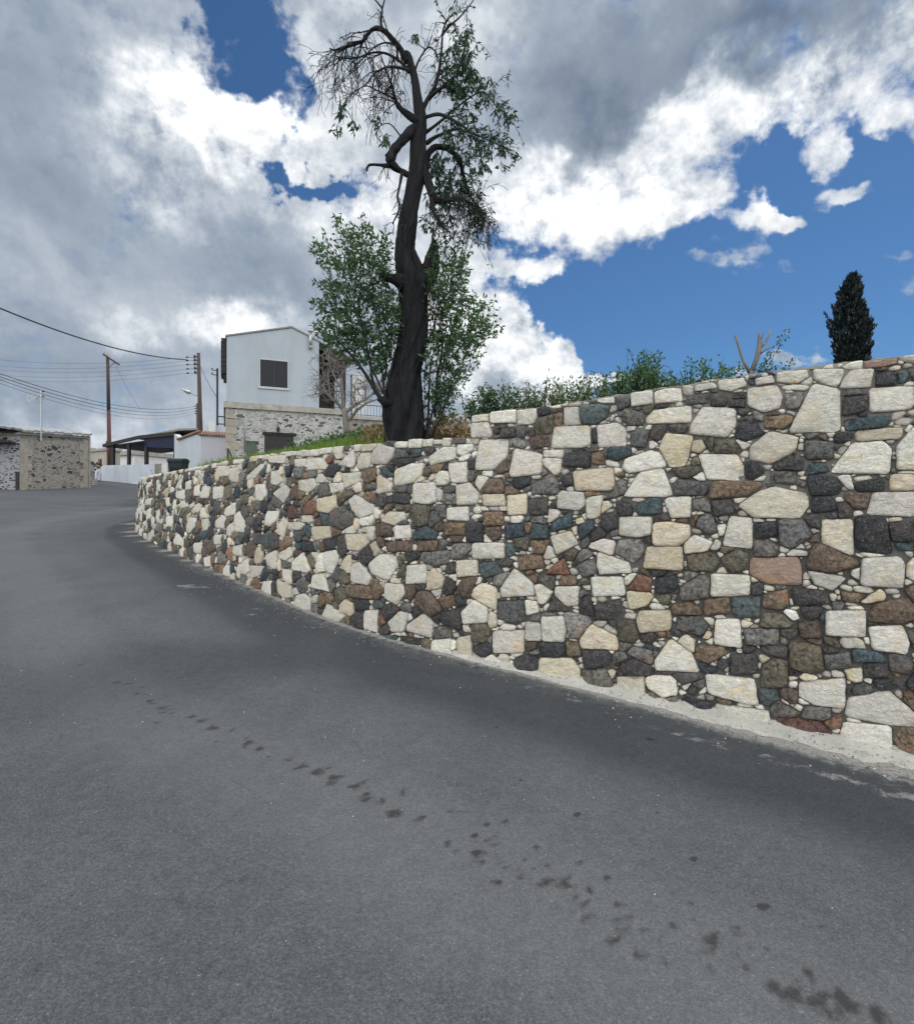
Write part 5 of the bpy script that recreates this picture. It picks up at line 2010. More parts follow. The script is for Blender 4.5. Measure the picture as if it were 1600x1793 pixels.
cable(INS[1] + Vector((.05, 0, .06)), px(-90, 500, 20), .55, .030, 'thick black cable sweeping from the leaning pole to the top left edge', 'overhead cables')
for i in (0, 1, 2, 3, 4):
    ends = [(-60, 622), (-60, 634), (-60, 641), (-60, 650), (-60, 658)]
    cable(INS[i], px(ends[i][0], ends[i][1], 44), .5, .0075, 'one of the five faint level wires running left from the leaning pole', 'level wires of the leaning pole')
for i, (u, v, k) in enumerate([(-40, 640, .016), (-40, 645, .016), (-40, 650, .012), (-40, 656, .009)]):
    cable(px(345, 711 + 4.3 * i, Yf) + Vector((-.2, 0, 0)), px(u, v, 26), 1.0 + .06 * i, k, 'one of the low sagging wires crossing behind the reddish pole to the distant pole', 'low sagging wires')
cable(px(349, 637, Yp), H.p(tm_, .3, zm0 + (zm1 - zm0) * .47), .12, .016, 'short service cable from the leaning pole down to the slim mast', 'overhead cables')
cable(px(201, 634, Ya), px(247, 718, 52), .3, .009, 'thin stay wire slanting down from the tilted crossarm', 'overhead cables')

# fence stub and mast by the house corner
fs_ = empty('fence_post', H.p(-.35, -.9, hz(*H.xy(-.35, -.9)) - .2))
tag(fs_, 'short black fence post with a slanting stay at the limewashed house corner', 'post')
zfp = H.hit(402, 785, -.9)[1]
tfp = H.hit(399, 790, -.9)[0]
one('upright', M_BLACKMETAL, fs_, lambda m: m.tube([H.p(tfp, -.9, 1.2), H.p(tfp, -.9, zfp)], .04, 6))
one('stay', M_BLACKMETAL, fs_, lambda m: m.tube([H.p(tfp + .05, -.9, zfp - .1), H.p(tfp + .30, -.9, zfp - .75)], .03, 6))

# ------------------------------------------------------------------ person walking up the road
def skin_obj(name, verts, edges, radii, mat, parent, sub=1):
    me = bpy.data.meshes.new(name)
    me.from_pydata(verts, edges, [])
    o = bpy.data.objects.new(name, me)
    COL.objects.link(o)
    md = o.modifiers.new('skin', 'SKIN')
    md.use_smooth_shade = True
    if not me.skin_vertices:
        me.skin_vertices.new()
    for i, r in enumerate(radii):
        r = r if hasattr(r, '__len__') else (r, r)
        me.skin_vertices[0].data[i].radius = r
        me.skin_vertices[0].data[i].use_root = (i == 0)
    sd = o.modifiers.new('smooth', 'SUBSURF')
    sd.levels = sub
    sd.render_levels = sub
    me.materials.append(mat)
    o.parent = parent
    o.matrix_parent_inverse = parent_inv(parent)
    return o


M_SKIN = simple_mat('skin', (0.36, 0.22, 0.16), 0.6, 10, 0.1)
M_HAIR = simple_mat('dark_hair', (0.012, 0.010, 0.010), 0.6, 20, 0.3)
M_TOP = simple_mat('dark_grey_top', (0.04, 0.042, 0.05), 0.85, 10, 0.3)
M_TROUS = simple_mat('pale_trousers', (0.50, 0.50, 0.56), 0.9, 6, 0.15)
M_BAG = simple_mat('black_bag_leather', (0.008, 0.009, 0.014), 0.6, 10, 0.2)
Ypn = 43.0
PX0 = U2X(172.5, Ypn)
PZ0 = gz(PX0, Ypn)
person = empty('person', (PX0, Ypn, PZ0))
tag(person, 'person in a dark top and pale trousers walking up the road, arms crossed in front', 'person')


def P3(x, y, z):
    return (PX0 + x, Ypn + y, PZ0 + z)


bv, be, brd = [], [], []


def bj(x, y, z, r, par=None):
    bv.append(P3(x, y, z))
    brd.append(r)
    if par is not None:
        be.append((par, len(bv) - 1))
    return len(bv) - 1


pel = bj(0, 0, .92, .13)
wst = bj(.01, 0, 1.08, .115, pel)
chs = bj(.04, -.02, 1.27, (.16, .11), wst)
nk0 = bj(.07, -.03, 1.42, .06, chs)
nk = bj(.09, -.05, 1.49, .05, nk0)
hd = bj(.11, -.07, 1.58, (.085, .10), nk)
bj(.115, -.075, 1.66, (.075, .085), hd)
bj(.12, -.16, 1.56, .018, hd)        # nose
for sx in (-1, 1):
    hip = bj(sx * .09, 0, .86, .095, pel)
    kn = bj(sx * .10 + (.02 if sx > 0 else 0), -.10 if sx < 0 else .06, .48, .062, hip)
    an = bj(sx * .07, .10 if sx > 0 else -.08, .10, .042, kn)
    ft = bj(sx * .07, -.0 if sx > 0 else -.20, .035, .035, an)
    sh_ = bj(sx * .17 + .05, -.02, 1.38, .06, chs)
    el_ = bj(sx * .25 + .04, -.08, 1.13, .045, sh_)
    wr = bj(sx * -.02 + .10, -.24, 1.16 + .03 * sx, .03, el_)
    hn = bj(sx * -.09 + .10, -.25, 1.17 + .03 * sx, .032, wr)
    for f in range(4):
        f1 = bj(sx * -.15 + .10, -.25 - .006 * f, 1.20 + .03 * sx - .018 * f, .010, hn)
        bj(sx * (-.185 + .008 * abs(f - 1)) + .10, -.235, 1.195 + .03 * sx - .018 * f, .008, f1)
    bj(sx * -.11 + .10, -.27, 1.23 + .03 * sx, .010, hn)
skin_obj('body', bv, be, brd, M_SKIN, person)
skin_obj('hair', [P3(.115, -.05, 1.69), P3(.10, 0, 1.62), P3(.07, .03, 1.50), P3(.03, .05, 1.36), P3(.19, -.02, 1.60), P3(.19, .0, 1.46), P3(.02, -.02, 1.60), P3(-.0, -.0, 1.44)],
         [(0, 1), (1, 2), (2, 3), (0, 4), (4, 5), (0, 6), (6, 7)], [.07, .10, .10, .07, .05, .045, .05, .045], M_HAIR, person)
skin_obj('top', [P3(0, 0, .98), P3(.01, 0, 1.1), P3(.04, -.02, 1.28), P3(.07, -.03, 1.40), P3(-.12, -.02, 1.38), P3(-.21, -.08, 1.14), P3(.0, -.22, 1.14), P3(.22, -.02, 1.38), P3(.29, -.08, 1.14), P3(.12, -.22, 1.19)],
         [(0, 1), (1, 2), (2, 3), (2, 4), (4, 5), (5, 6), (2, 7), (7, 8), (8, 9)], [.145, .135, (.18, .13), .09, .075, .06, .042, .075, .06, .042], M_TOP, person)
skin_obj('trousers', [P3(0, 0, .98), P3(0, 0, .90), P3(-.09, 0, .82), P3(-.10, -.10, .48), P3(-.075, -.07, .13), P3(.09, 0, .82), P3(.12, .06, .48), P3(.075, .10, .13)],
         [(0, 1), (1, 2), (2, 3), (3, 4), (1, 5), (5, 6), (6, 7)], [.145, .15, .125, .10, .075, .125, .10, .075], M_TROUS, person)
for sx, yy in ((-1, -.12), (1, .04)):
    skin_obj('shoe', [P3(sx * .07, yy + .08, .06), P3(sx * .07, yy, .045), P3(sx * .07, yy - .11, .035)], [(0, 1), (1, 2)], [.05, .048, .04], M_DARK, person)
bagm = empty('shoulder_bag', P3(-.27, .02, .85))
tag(bagm, 'black bag hanging at the hip of the walking person', 'bag')
skin_obj('bag_body', [P3(-.31, .02, 1.04), P3(-.34, .02, .92), P3(-.31, .02, .80)], [(0, 1), (1, 2)], [(.09, .13), (.12, .17), (.10, .15)], M_BAG, bagm)
one('strap', M_BAG, bagm, lambda m: m.tube([P3(-.24, -.06, 1.02), P3(-.16, -.13, 1.28), P3(-.05, -.10, 1.46), P3(-.10, .08, 1.42), P3(-.22, .10, 1.02)], .02, 5))
# ------------------------------------------------------------------ vegetation
rv = random.Random(5)


def bark_mat():
    m, t = new_mat('furrowed_bark')
    p = t.obj()
    tw = t.node('ShaderNodeSeparateXYZ', {0: p}).outputs
    # furrows that wind round the trunk
    q = t.mapping(p, rot=(0, math.radians(28), 0), scale=(9, 9, 1.1))
    a = t.noise(q, 2.0, 6, 0.65, 0.7)
    b = t.noise(p, 40.0, 4, 0.7)
    c = t.mix(t.lin(a, 0.3, 0.7), (0.002, 0.0025, 0.004), (0.020, 0.020, 0.023))
    c = t.mix(t.ss(b, 0.55, 0.75, 0, 0.35), c, (0.030, 0.029, 0.030))
    t.surface(c, 0.95, t.bump(t.m('ADD', a, t.m('MULTIPLY', b, 0.25)), 0.9, 0.05))
    return m


def leaf_mat(name, lo, hi, trans=0.35):
    m, t = new_mat(name)
    tint = t.attr('tint')
    c = t.mix(tint, lo, hi)
    n = t.node('ShaderNodeBsdfPrincipled', {'Base Color': c, 'Roughness': 0.5, 'Specular IOR Level': 0.35})
    tr = t.node('ShaderNodeBsdfTranslucent', {'Color': t.mix(1.0, c, (1.1, 1.35, 0.6), 'MULTIPLY')})
    mx = t.node('ShaderNodeMixShader', {0: trans, 1: n.outputs[0], 2: tr.outputs[0]})
    t.node('ShaderNodeOutputMaterial', {0: mx})
    return m


M_BARK = bark_mat()
M_TWIG = simple_mat('dark_twig', (0.016, 0.014, 0.015), 0.9, 20, 0.3)
M_PALETWIG = simple_mat('pale_pruned_wood', (0.155, 0.142, 0.132), 0.9, 9, 0.35)
M_LEAF = leaf_mat('almond_leaf', (0.022, 0.055, 0.034), (0.110, 0.175, 0.095), 0.5)
M_LEAFTOP = leaf_mat('old_leaf', (0.012, 0.030, 0.024), (0.045, 0.085, 0.055), 0.3)
M_BUSH = leaf_mat('bush_leaf', (0.026, 0.060, 0.028), (0.085, 0.150, 0.068), 0.35)
M_GRASS = leaf_mat('grass_blade', (0.060, 0.120, 0.020), (0.19, 0.25, 0.06), 0.35)
M_DRY = leaf_mat('dry_stalk', (0.16, 0.115, 0.065), (0.30, 0.225, 0.13), 0.2)
M_CYP = leaf_mat('cypress_spray', (0.003, 0.007, 0.010), (0.009, 0.018, 0.019), 0.05)


class Leaves(MB):
    def __init__(self):
        super().__init__()
        self.tint = []

    def leaf(self, p, d, up, L, w, tint, curl=0.0):
        p, d = Vector(p), Vector(d).normalized()
        s = d.cross(up)
        s = s.normalized() if s.length > 1e-4 else d.orthogonal().normalized()
        n = s.cross(d)
        mid = p + d * (L * .45) - n * (w * .35)
        b = len(self.v)
        self.v += [tuple(p), tuple(mid + s * w * .5 + n * w * .3), tuple(p + d * L - n * L * curl), tuple(mid - s * w * .5 + n * w * .3)]
        self.f += [(b, b + 1, b + 2, b + 3)]
        self.mi.append(0)
        self.tint += [tint] * 4

    def done(self, name, mat, parent=None, origin=None):
        self.at = {'tint': ('FLOAT', self.tint)}
        return self.build(name, mat, parent, False, origin)


def rdir():
    while True:
        v = Vector((rv.uniform(-1, 1), rv.uniform(-1, 1), rv.uniform(-1, 1)))
        if 0.05 < v.length < 1:
            return v.normalized()


def leaf_cluster(lv, p, d, n, spread, L, w, droop=0.3, tint=None):
    for _ in range(n):
        dd = (Vector(d) * .6 + rdir() * .9 + Vector((0, 0, -droop))).normalized()
        q = Vector(p) + rdir() * spread * rv.random() ** .6
        lv.leaf(q, dd, rdir(), L * rv.uniform(.65, 1.2), w * rv.uniform(.7, 1.2), rv.random() if tint is None else min(1, max(0, rv.gauss(tint, .2))), rv.uniform(-.05, .25))


# ---- the big old tree on the wall top
YT = 6.25
tree = empty('almond_tree', (U2X(710, YT), YT, hz(U2X(710, YT), YT) - 0.05))
tag(tree, 'tall old tree with a thick twisted dark trunk and bare drooping top branches', 'tree')


def tp(u, v, dy=0.0):
    return px(u, v, YT + dy)


def fluted_trunk(m):
    """Main bole: cross-section with flutes that wind around it."""
    rows = [(806, 674, 746), (786, 675, 744), (772, 676, 743), (768, 677, 742), (752, 677, 741.5), (735, 675.5, 740.5), (715, 675, 740), (700, 675.5, 739), (680, 676.5, 737), (668, 679, 735.5), (655, 682, 735), (640, 688, 737), (622, 694, 743), (600, 697, 746.5), (580, 699, 748), (560, 700, 748.5), (540, 701.5, 748), (520, 701, 748), (505, 699, 750), (495, 697, 752), (486, 697, 750), (470, 693, 735), (455, 691.5, 728), (440, 691, 724), (420, 693, 726), (400, 696, 729), (380, 700, 731), (360, 704, 734), (340, 708, 737.5), (320, 711.5, 742), (300, 715, 745.5), (280, 717, 746.5), (265, 718, 746.5), (250, 719, 746), (235, 722, 746.5), (220, 724, 747), (205, 725, 746.5), (190, 724, 743), (175, 722.5, 739.5), (150, 721, 735.5), (130, 718, 731), (115, 713, 726), (100, 708.5, 722), (92, 704, 718)]
    fine = []
    for i in range(len(rows) - 1):
        (v0, a0, b0), (v1, a1, b1) = rows[i], rows[i + 1]
        k = max(1, int((v0 - v1) / 4))
        for j in range(k):
            f = j / k
            fine.append((v0 + (v1 - v0) * f, a0 + (a1 - a0) * f, b0 + (b1 - b0) * f))
    fine.append(rows[-1])
    n = 44
    for i, (v, a, b) in enumerate(fine):
        c = tp((a + b) / 2, v, 0.0)
        r = (b - a) / 2 / FOC * YT
        tw = (772 - v) * .0105
        fl = float(np.interp(v, [300, 470, 640, 720], [.05, .075, .10, .14]))
        for k in range(n):
            w = 2 * PI * k / n
            rr = r * (1 + fl * math.sin(5 * (w - tw)) + fl * .6 * math.sin(9 * (w - tw * 1.15) + 1.3) + fl * .45 * math.sin(15 * (w - tw * 1.3) + .4) + .07 * mnoise.noise(Vector((math.cos(w) * 2.5, math.sin(w) * 2.5, v * .06))) + .05 * mnoise.noise(Vector((math.cos(w) * 6, math.sin(w) * 6, v * .15))) + .10 * max(0, mnoise.noise(Vector((math.cos(w) * 1.6 + 5, math.sin(w) * 1.6, v * .045))) - .25))
            rr *= .985
            m.v.append((c.x + math.cos(w) * rr, c.y + math.sin(w) * rr * .92, c.z))
    for i in range(len(fine) - 1):
        for k in range(n):
            k2 = (k + 1) % n
            m.f.append((i * n + k, i * n + k2, (i + 1) * n + k2, (i + 1) * n + k))
            m.mi.append(0)
    m.f.append(tuple(range((len(fine) - 1) * n, len(fine) * n)))
    m.mi.append(0)


tm_b = MB()
fluted_trunk(tm_b)
trunk = tm_b.build('trunk', M_BARK, tree, True)


def R(pxw):
    return pxw / 2 / FOC * YT


def limb(m, pts, n=9, rough=.25):
    """pts: (u, v, dy, width in photograph pixels); resampled to a smooth sweep."""
    P = [tp(u, v, dy) for u, v, dy, w in pts]
    out, rad = [], []
    for i in range(len(P) - 1):
        p0, p1, p2, p3 = P[max(0, i - 1)], P[i], P[i + 1], P[min(len(P) - 1, i + 2)]
        for k in range(6):
            t = k / 6
            out.append(.5 * ((2 * p1) + (p2 - p0) * t + (2 * p0 - 5 * p1 + 4 * p2 - p3) * t * t + (3 * p1 - p0 - 3 * p2 + p3) * t ** 3))
            rad.append(R(pts[i][3] + (pts[i + 1][3] - pts[i][3]) * t))
    out.append(P[-1])
    rad.append(R(pts[-1][3]))
    m.tube(out, rad, n, rough=rough)
    return out, rad


LIMBS = {
    # thick limbs and stubs
    'arch': [(713, 108, 0, 12.5), (703, 88, -.02, 9.6), (690, 72, -.04, 8.1), (676, 57, -.06, 7.4), (664, 50, -.06, 6.7), (652, 52, -.06, 5.9), (642, 62, -.05, 5.9), (634, 72, -.05, 5.1), (612, 80, -.06, 4.4), (595, 84, -.07, 3.3), (586, 87, -.08, 2.6), (577, 84, -.08, 1.8)],
    'twig_up': [(668, 52, -.06, 6), (667, 35, -.06, 4.5), (669, 16, -.05, 4), (663, 6, -.05, 3), (652, -6, -.05, 2.2)],
    'twig_up2': [(669, 16, -.05, 3.5), (672, 4, -.04, 3), (676, -8, -.04, 2)],
    'arch2': [(716, 125, .03, 8.1), (706, 112, .06, 6.2), (690, 100, .10, 5.0), (672, 92, .12, 4.3), (650, 92, .12, 3.7), (628, 100, .12, 3.1), (606, 101, .12, 2.5), (588, 98, .12, 1.9)],
    'arch3': [(716, 122, -.05, 6.6), (700, 118, -.12, 4.8), (680, 116, -.16, 4.2), (662, 124, -.18, 3.0), (650, 134, -.18, 2.4), (640, 150, -.18, 1.8)],
    'inner': [(706, 90, .05, 5.6), (694, 80, .08, 3.8), (678, 74, .1, 3.1), (662, 78, .1, 2.8), (646, 90, .1, 2.4), (632, 105, .1, 2.1), (618, 120, .1, 1.5)],
    'left_mid': [(740, 215, -.02, 16.3), (722, 206, -.05, 13.6), (708, 196, -.07, 10.2), (697, 184, -.08, 7.5), (692, 172, -.09, 4.8), (686, 150, -.1, 3.4), (680, 132, -.1, 2.7), (674, 120, -.1, 2.0)],
    'left_stub': [(738, 214, .02, 20), (722, 228, -.03, 19), (708, 242, -.06, 17), (694, 256, -.08, 15), (686, 268, -.09, 14), (682, 278, -.1, 17), (677, 283, -.1, 9)],
    'left_stub_b': [(736, 318, .0, 15), (716, 306, -.03, 11), (700, 298, -.05, 9), (690, 292, -.07, 8)],
    'left_low': [(700, 299, -.05, 8), (692, 293, -.08, 11), (684, 286, -.09, 13), (678, 290, -.1, 8), (664, 288, -.15, 4), (648, 288, -.15, 4), (643, 293, -.15, 3.5), (642, 299, -.15, 3)],
    'left_drop': [(704, 302, -.12, 7), (700, 325, -.12, 5), (696, 345, -.13, 4), (700, 362, -.13, 4), (694, 378, -.13, 3), (687, 392, -.13, 2)],
    'right_arc': [(742, 290, .04, 15.4), (750, 268, .08, 10.9), (764, 257, .12, 9.6), (784, 260, .14, 9.0), (800, 274, .15, 8.3), (808, 292, .15, 6.4), (812, 312, .15, 5.1), (815, 332, .15, 3.8), (828, 352, .15, 2.6), (832, 372, .15, 1.9)],
    'right_low': [(738, 286, .02, 18.0), (748, 318, -.03, 14.2), (758, 340, -.1, 13.5), (766, 350, -.11, 10.5), (784, 350, -.12, 9.0), (800, 348, -.12, 6.8), (816, 352, -.12, 4.5), (832, 362, -.12, 3.0), (840, 380, -.12, 1.9)],
    'right_drop': [(758, 340, -.1, 14), (756, 355, -.1, 10), (760, 372, -.1, 7), (768, 388, -.1, 5), (778, 400, -.1, 3)],
    'right_up1': [(740, 190, .02, 9.6), (750, 172, .04, 7.2), (762, 150, .06, 6.4), (768, 128, .08, 5.6), (772, 100, .08, 4.8), (774, 72, .08, 4.0), (776, 50, .08, 3.2), (784, 34, .08, 2.4), (796, 20, .08, 1.6)],
    'right_up2': [(774, 62, .08, 4), (786, 46, .06, 3.4), (806, 28, .05, 2.6), (824, 6, .05, 2), (832, -6, .05, 1.6)],
    'right_up3': [(750, 172, .04, 8), (766, 158, -.02, 7), (790, 140, -.06, 6), (806, 112, -.1, 5), (814, 84, -.1, 4), (818, 60, -.1, 2.5)],
    'right_out1': [(744, 232, .03, 7.2), (764, 218, .0, 5.4), (790, 196, -.04, 4.2), (820, 172, -.08, 3.0), (846, 160, -.1, 2.4), (864, 180, -.1, 1.8), (880, 198, -.1, 1.4)],
    'right_out2': [(746, 250, .06, 7.2), (770, 236, .1, 5.4), (800, 226, .14, 4.2), (830, 234, .16, 3.0), (852, 244, .16, 2.4), (872, 252, .16, 1.8), (888, 262, .16, 1.2)],
    'right_out3': [(744, 205, .0, 7.2), (770, 200, -.12, 5.6), (800, 214, -.18, 4.0), (824, 232, -.2, 3.2), (838, 262, -.2, 2.4), (846, 292, -.2, 1.9)],
    'crown_arch': [(722, 140, 0, 5.6), (730, 112, .04, 4.2), (742, 90, .06, 2.8), (752, 82, .06, 2.4), (762, 90, .06, 2.1), (768, 106, .06, 1.5)],
    'stub_left': [(720, 500, -.05, 26), (700, 492, -.10, 22), (685, 488, -.12, 17), (672, 484, -.13, 14), (664, 482, -.14, 11)],
    'stub_knot': [(690, 705, -.05, 22), (676, 704, -.1, 18), (668, 700, -.12, 13), (662, 697, -.13, 9)],
}
br_mb = MB()
sweeps = {}
THICK = ('left_stub', 'left_stub_b', 'left_low', 'left_mid', 'right_arc', 'right_low', 'stub_left', 'stub_knot', 'arch')
for k, pts in LIMBS.items():
    tk = MB() if k in THICK else br_mb
    sweeps[k] = limb(tk, pts, 12 if k in THICK else 6, .75 if k in THICK else .45)
    if k in THICK:
        tk.build('limb', M_BARK, tree, True)


def broken_stub(m):
    """Split, splintered limb on the right of the bole."""
    pts = [(735, 505, 0, 30), (746, 488, .0, 33), (753, 468, .0, 30), (757, 450, .0, 24), (759, 435, .0, 17), (759, 424, .0, 9), (757, 414, .0, 3)]
    limb(m, pts, 12, .5)
    limb(m, [(738, 490, -.03, 22), (733, 470, -.06, 17), (728, 452, -.07, 12), (724, 436, -.07, 5)], 8, .5)
    limb(m, [(752, 468, -.05, 18), (762, 452, -.06, 12), (764, 434, -.06, 7), (762, 420, -.06, 3)], 8, .5)
    limb(m, [(746, 470, -.08, 14), (749, 455, -.09, 9), (750, 440, -.09, 4)], 7, .5)


one('broken_limb', M_BARK, tree, broken_stub, True)

crown = Leaves()


def twig(m, lv, p, d, L, r, depth, grav, leaves, leafL, sides=4):
    n = max(3, int(L / .05))
    pts, rad = [Vector(p)], [r]
    d = Vector(d).normalized()
    for i in range(n):
        d = (d + rdir() * .28 + Vector((0, 0, -grav))).normalized()
        pts.append(pts[-1] + d * (L / n))
        rad.append(max(.0026, r * (1 - .72 * (i + 1) / n)))
        if depth > 0 and rv.random() < .55:
            sd = (d + rdir() * 1.1).normalized()
            twig(m, lv, pts[-1], sd, L * rv.uniform(.3, .65), rad[-1] * .75, depth - 1, grav * 1.1, leaves, leafL, 3)
    m.tube(pts, rad, sides, cap=False)
    if leaves > 0 and lv is not None:
        for q, e in zip(pts[1:], pts[:-1]):
            if rv.random() < leaves:
                leaf_cluster(lv, q, q - e, rv.choice((1, 2, 2, 3)), .018, leafL, leafL * .27, .65)


def spawn(key, f0, f1, count, L, grav, leaves, depth=2, r=.006, leafL=.062, bias=(0, 0, 0)):
    pts, rad = sweeps[key]
    for _ in range(count):
        f = rv.uniform(f0, f1) * (len(pts) - 1)
        i = min(len(pts) - 2, int(f))
        p = pts[i].lerp(pts[i + 1], f - i)
        d = rdir() + Vector(bias) + (pts[i + 1] - pts[i]).normalized() * .5
        d.y *= .7
        twig(br_mb, crown, p, d, L * rv.uniform(.6, 1.25), min(r, max(.0025, rad[i] * .6)), depth, grav, leaves, leafL)


# bare drooping tangle at the upper left
spawn('arch', .35, 1.0, 15, .42, .13, 0, 2, .011, bias=(-.2, 0, -.5))
spawn('arch2', .2, 1.0, 15, .46, .16, 0, 2, .011, bias=(-.2, 0, -.6))
spawn('arch3', .2, 1.0, 11, .40, .14, 0, 2, .010, bias=(-.2, 0, -.6))
spawn('inner', .1, 1.0, 11, .40, .16, 0, 2, .010, bias=(-.2, 0, -.6))
spawn('left_mid', .3, 1.0, 18, .34, .10, .02, 2, .007, bias=(-.6, 0, 0))
spawn('left_low', .3, .8, 8, .16, .2, 0, 1, .005, bias=(-.2, 0, -.4))
spawn('left_drop', .2, 1.0, 12, .14, .14, .05, 1, .005, bias=(-.1, 0, -.6))
spawn('crown_arch', .2, 1.0, 12, .16, .0, .0, 1, .004, bias=(0, 0, .5))
# leafy right-hand crown
for k, c, L, lf in (('right_up1', 20, .20, .26), ('right_up3', 24, .20, .42), ('right_out1', 22, .20, .34), ('right_out2', 20, .19, .32), ('right_out3', 20, .20, .32),
                    ('right_arc', 30, .24, .28), ('right_low', 30, .24, .26), ('right_drop', 14, .22, .18)):
    spawn(k, .22, 1.0, c, L, .12, lf, 2, .006, .070, bias=(.25, 0, -.25))
spawn('right_up1', .1, .5, 16, .2, .02, .06, 1, .005, bias=(-.2, 0, .3))
spawn('right_low', .4, 1.0, 20, .36, .2, .08, 2, .006, bias=(.1, 0, -.7))
spawn('right_arc', .5, 1.0, 20, .36, .2, .08, 2, .006, bias=(.1, 0, -.7))
# dense clumps the photograph shows
for u, v, ru, rv_, n in ((803, 95, 26, 30, 90), (800, 130, 30, 28, 90), (822, 140, 26, 24, 60), (850, 152, 16, 22, 40), (845, 170, 20, 16, 24), (808, 166, 16, 18, 36), (780, 285, 28, 26, 60), (775, 315, 30, 26, 80), (792, 330, 26, 24, 60), (762, 300, 18, 30, 50), (840, 300, 20, 16, 36), (830, 268, 18, 20, 24), (845, 250, 20, 14, 20),
                         (726, 66, 7, 12, 16), (892, 195, 12, 12, 18), (884, 258, 14, 14, 20), (860, 245, 12, 12, 14), (600, 190, 10, 14, 18), (590, 225, 8, 10, 12), (620, 218, 9, 12, 12), (676, 240, 9, 12, 16), (660, 212, 8, 10, 10), (770, 345, 26, 22, 60), (755, 385, 16, 22, 30), (788, 400, 24, 26, 26), (812, 62, 10, 14, 20), (818, 215, 16, 24, 26), (790, 235, 22, 26, 34)):
    for _ in range(int(n * .66)):
        a, q = rv.uniform(0, 2 * PI), rv.random() ** .5
        p = tp(u + math.cos(a) * ru * q, v + math.sin(a) * rv_ * q, rv.gauss(0, .12) + (.1 if u > 740 else -.08))
        leaf_cluster(crown, p, (0, 0, -1), rv.choice((3, 4, 4, 5)), .022, .078, .022, .5)
# twig carrying the loose sprays at the left
limb(br_mb, [(690, 172, -.1, 4), (664, 160, -.1, 3), (640, 150, -.1, 2.6), (615, 165, -.1, 2.2), (600, 185, -.1, 2), (596, 205, -.1, 1.6), (588, 228, -.1, 1.2)], 4)
limb(br_mb, [(600, 185, -.1, 2), (612, 200, -.1, 1.6), (622, 222, -.1, 1.2)], 4)
limb(br_mb, [(700, 236, -.1, 3), (682, 216, -.1, 2.4), (664, 222, -.1, 2), (660, 240, -.1, 1.6), (672, 250, -.1, 1.2)], 4)
limb(br_mb, [(744, 85, .05, 2.5), (734, 78, .05, 2), (726, 66, .05, 1.5)], 4)
br_mb.build('branches', M_TWIG, tree, False)
crown.done('crown', M_LEAFTOP, tree)


# ---- leafy shoots round the foot
def inpoly(u, v, P):
    r = False
    for i in range(len(P)):
        (x0, y0), (x1, y1) = P[i], P[(i + 1) % len(P)]
        if (y0 > v) != (y1 > v) and u < (x1 - x0) * (v - y0) / (y1 - y0) + x0:
            r = not r
    return r


def shoot_crown(outline, count, roots, name, leafL, tint, dens):
    st, lv = MB(), Leaves()
    us, vs = [p[0] for p in outline], [p[1] for p in outline]
    k = 0
    while k < count:
        u, v = rv.uniform(min(us), max(us)), rv.uniform(min(vs), max(vs))
        if not inpoly(u, v, outline):
            continue
        k += 1
        ru_, rvv, rdy = rv.choice(roots)
        dy = rv.gauss(.02, .22)
        a, b = tp(ru_, rvv, rdy), tp(u, v, dy)
        mid = a.lerp(b, .5) + Vector((rv.uniform(-.08, .08), rv.uniform(-.08, .08), .05 - .12 * rv.random()))
        pts = [(a * (1 - t) ** 2 + mid * 2 * t * (1 - t) + b * t * t) for t in [i / 10 for i in range(11)]]
        r0 = rv.uniform(.0035, .007)
        i0 = 0 if rv.random() < .12 else 6
        st.tube(pts[i0:], [r0 * (1 - .82 * i / 10) for i in range(11)][i0:], 4, cap=False)
        nf = int(dens * (0.7 + .6 * rv.random()))
        for j in range(nf):
            t = 1 - .30 * rv.random() ** 1.5
            i = min(9, int(t * 10))
            p = pts[i].lerp(pts[i + 1], t * 10 - i) + rdir() * .05 * rv.random()
            d = (pts[i + 1] - pts[i]).normalized()
            lv.leaf(p, (d * .55 + rdir() * .8 + Vector((0, 0, -.12))), rdir(), leafL * rv.uniform(.6, 1.2), leafL * .36 * rv.uniform(.8, 1.2), min(1, max(0, rv.gauss(tint, .25))), rv.uniform(-.05, .2))
    return st, lv


LEFT_OUT = [(538, 408), (560, 420), (572, 400), (590, 372), (606, 376), (615, 395), (632, 376), (645, 384), (650, 408), (668, 420), (672, 395), (690, 408), (690, 430), (672, 470), (700, 520), (706, 600), (694, 650), (672, 668), (650, 655), (630, 640), (600, 626), (568, 604), (552, 585), (545, 560), (565, 550), (535, 530), (550, 515), (540, 490), (560, 470), (545, 440)]
RIGHT_OUT = [(748, 430), (762, 410), (785, 425), (800, 415), (816, 436), (830, 440), (820, 470), (832, 500), (846, 520), (868, 524), (872, 548), (880, 578), (858, 590), (840, 610), (848, 625), (826, 640), (832, 660), (812, 675), (800, 700), (790, 730), (765, 750), (748, 735), (742, 640), (750, 560)]
LR = [(690, 640, -.1), (672, 690, -.1), (690, 600, -.12), (702, 500, -.1), (702, 560, -.1), (700, 470, -.1), (640, 640, -.1), (655, 600, 0), (650, 560, .1)]
st, lv = shoot_crown(LEFT_OUT, 340, LR, 'x', .068, .45, 15)
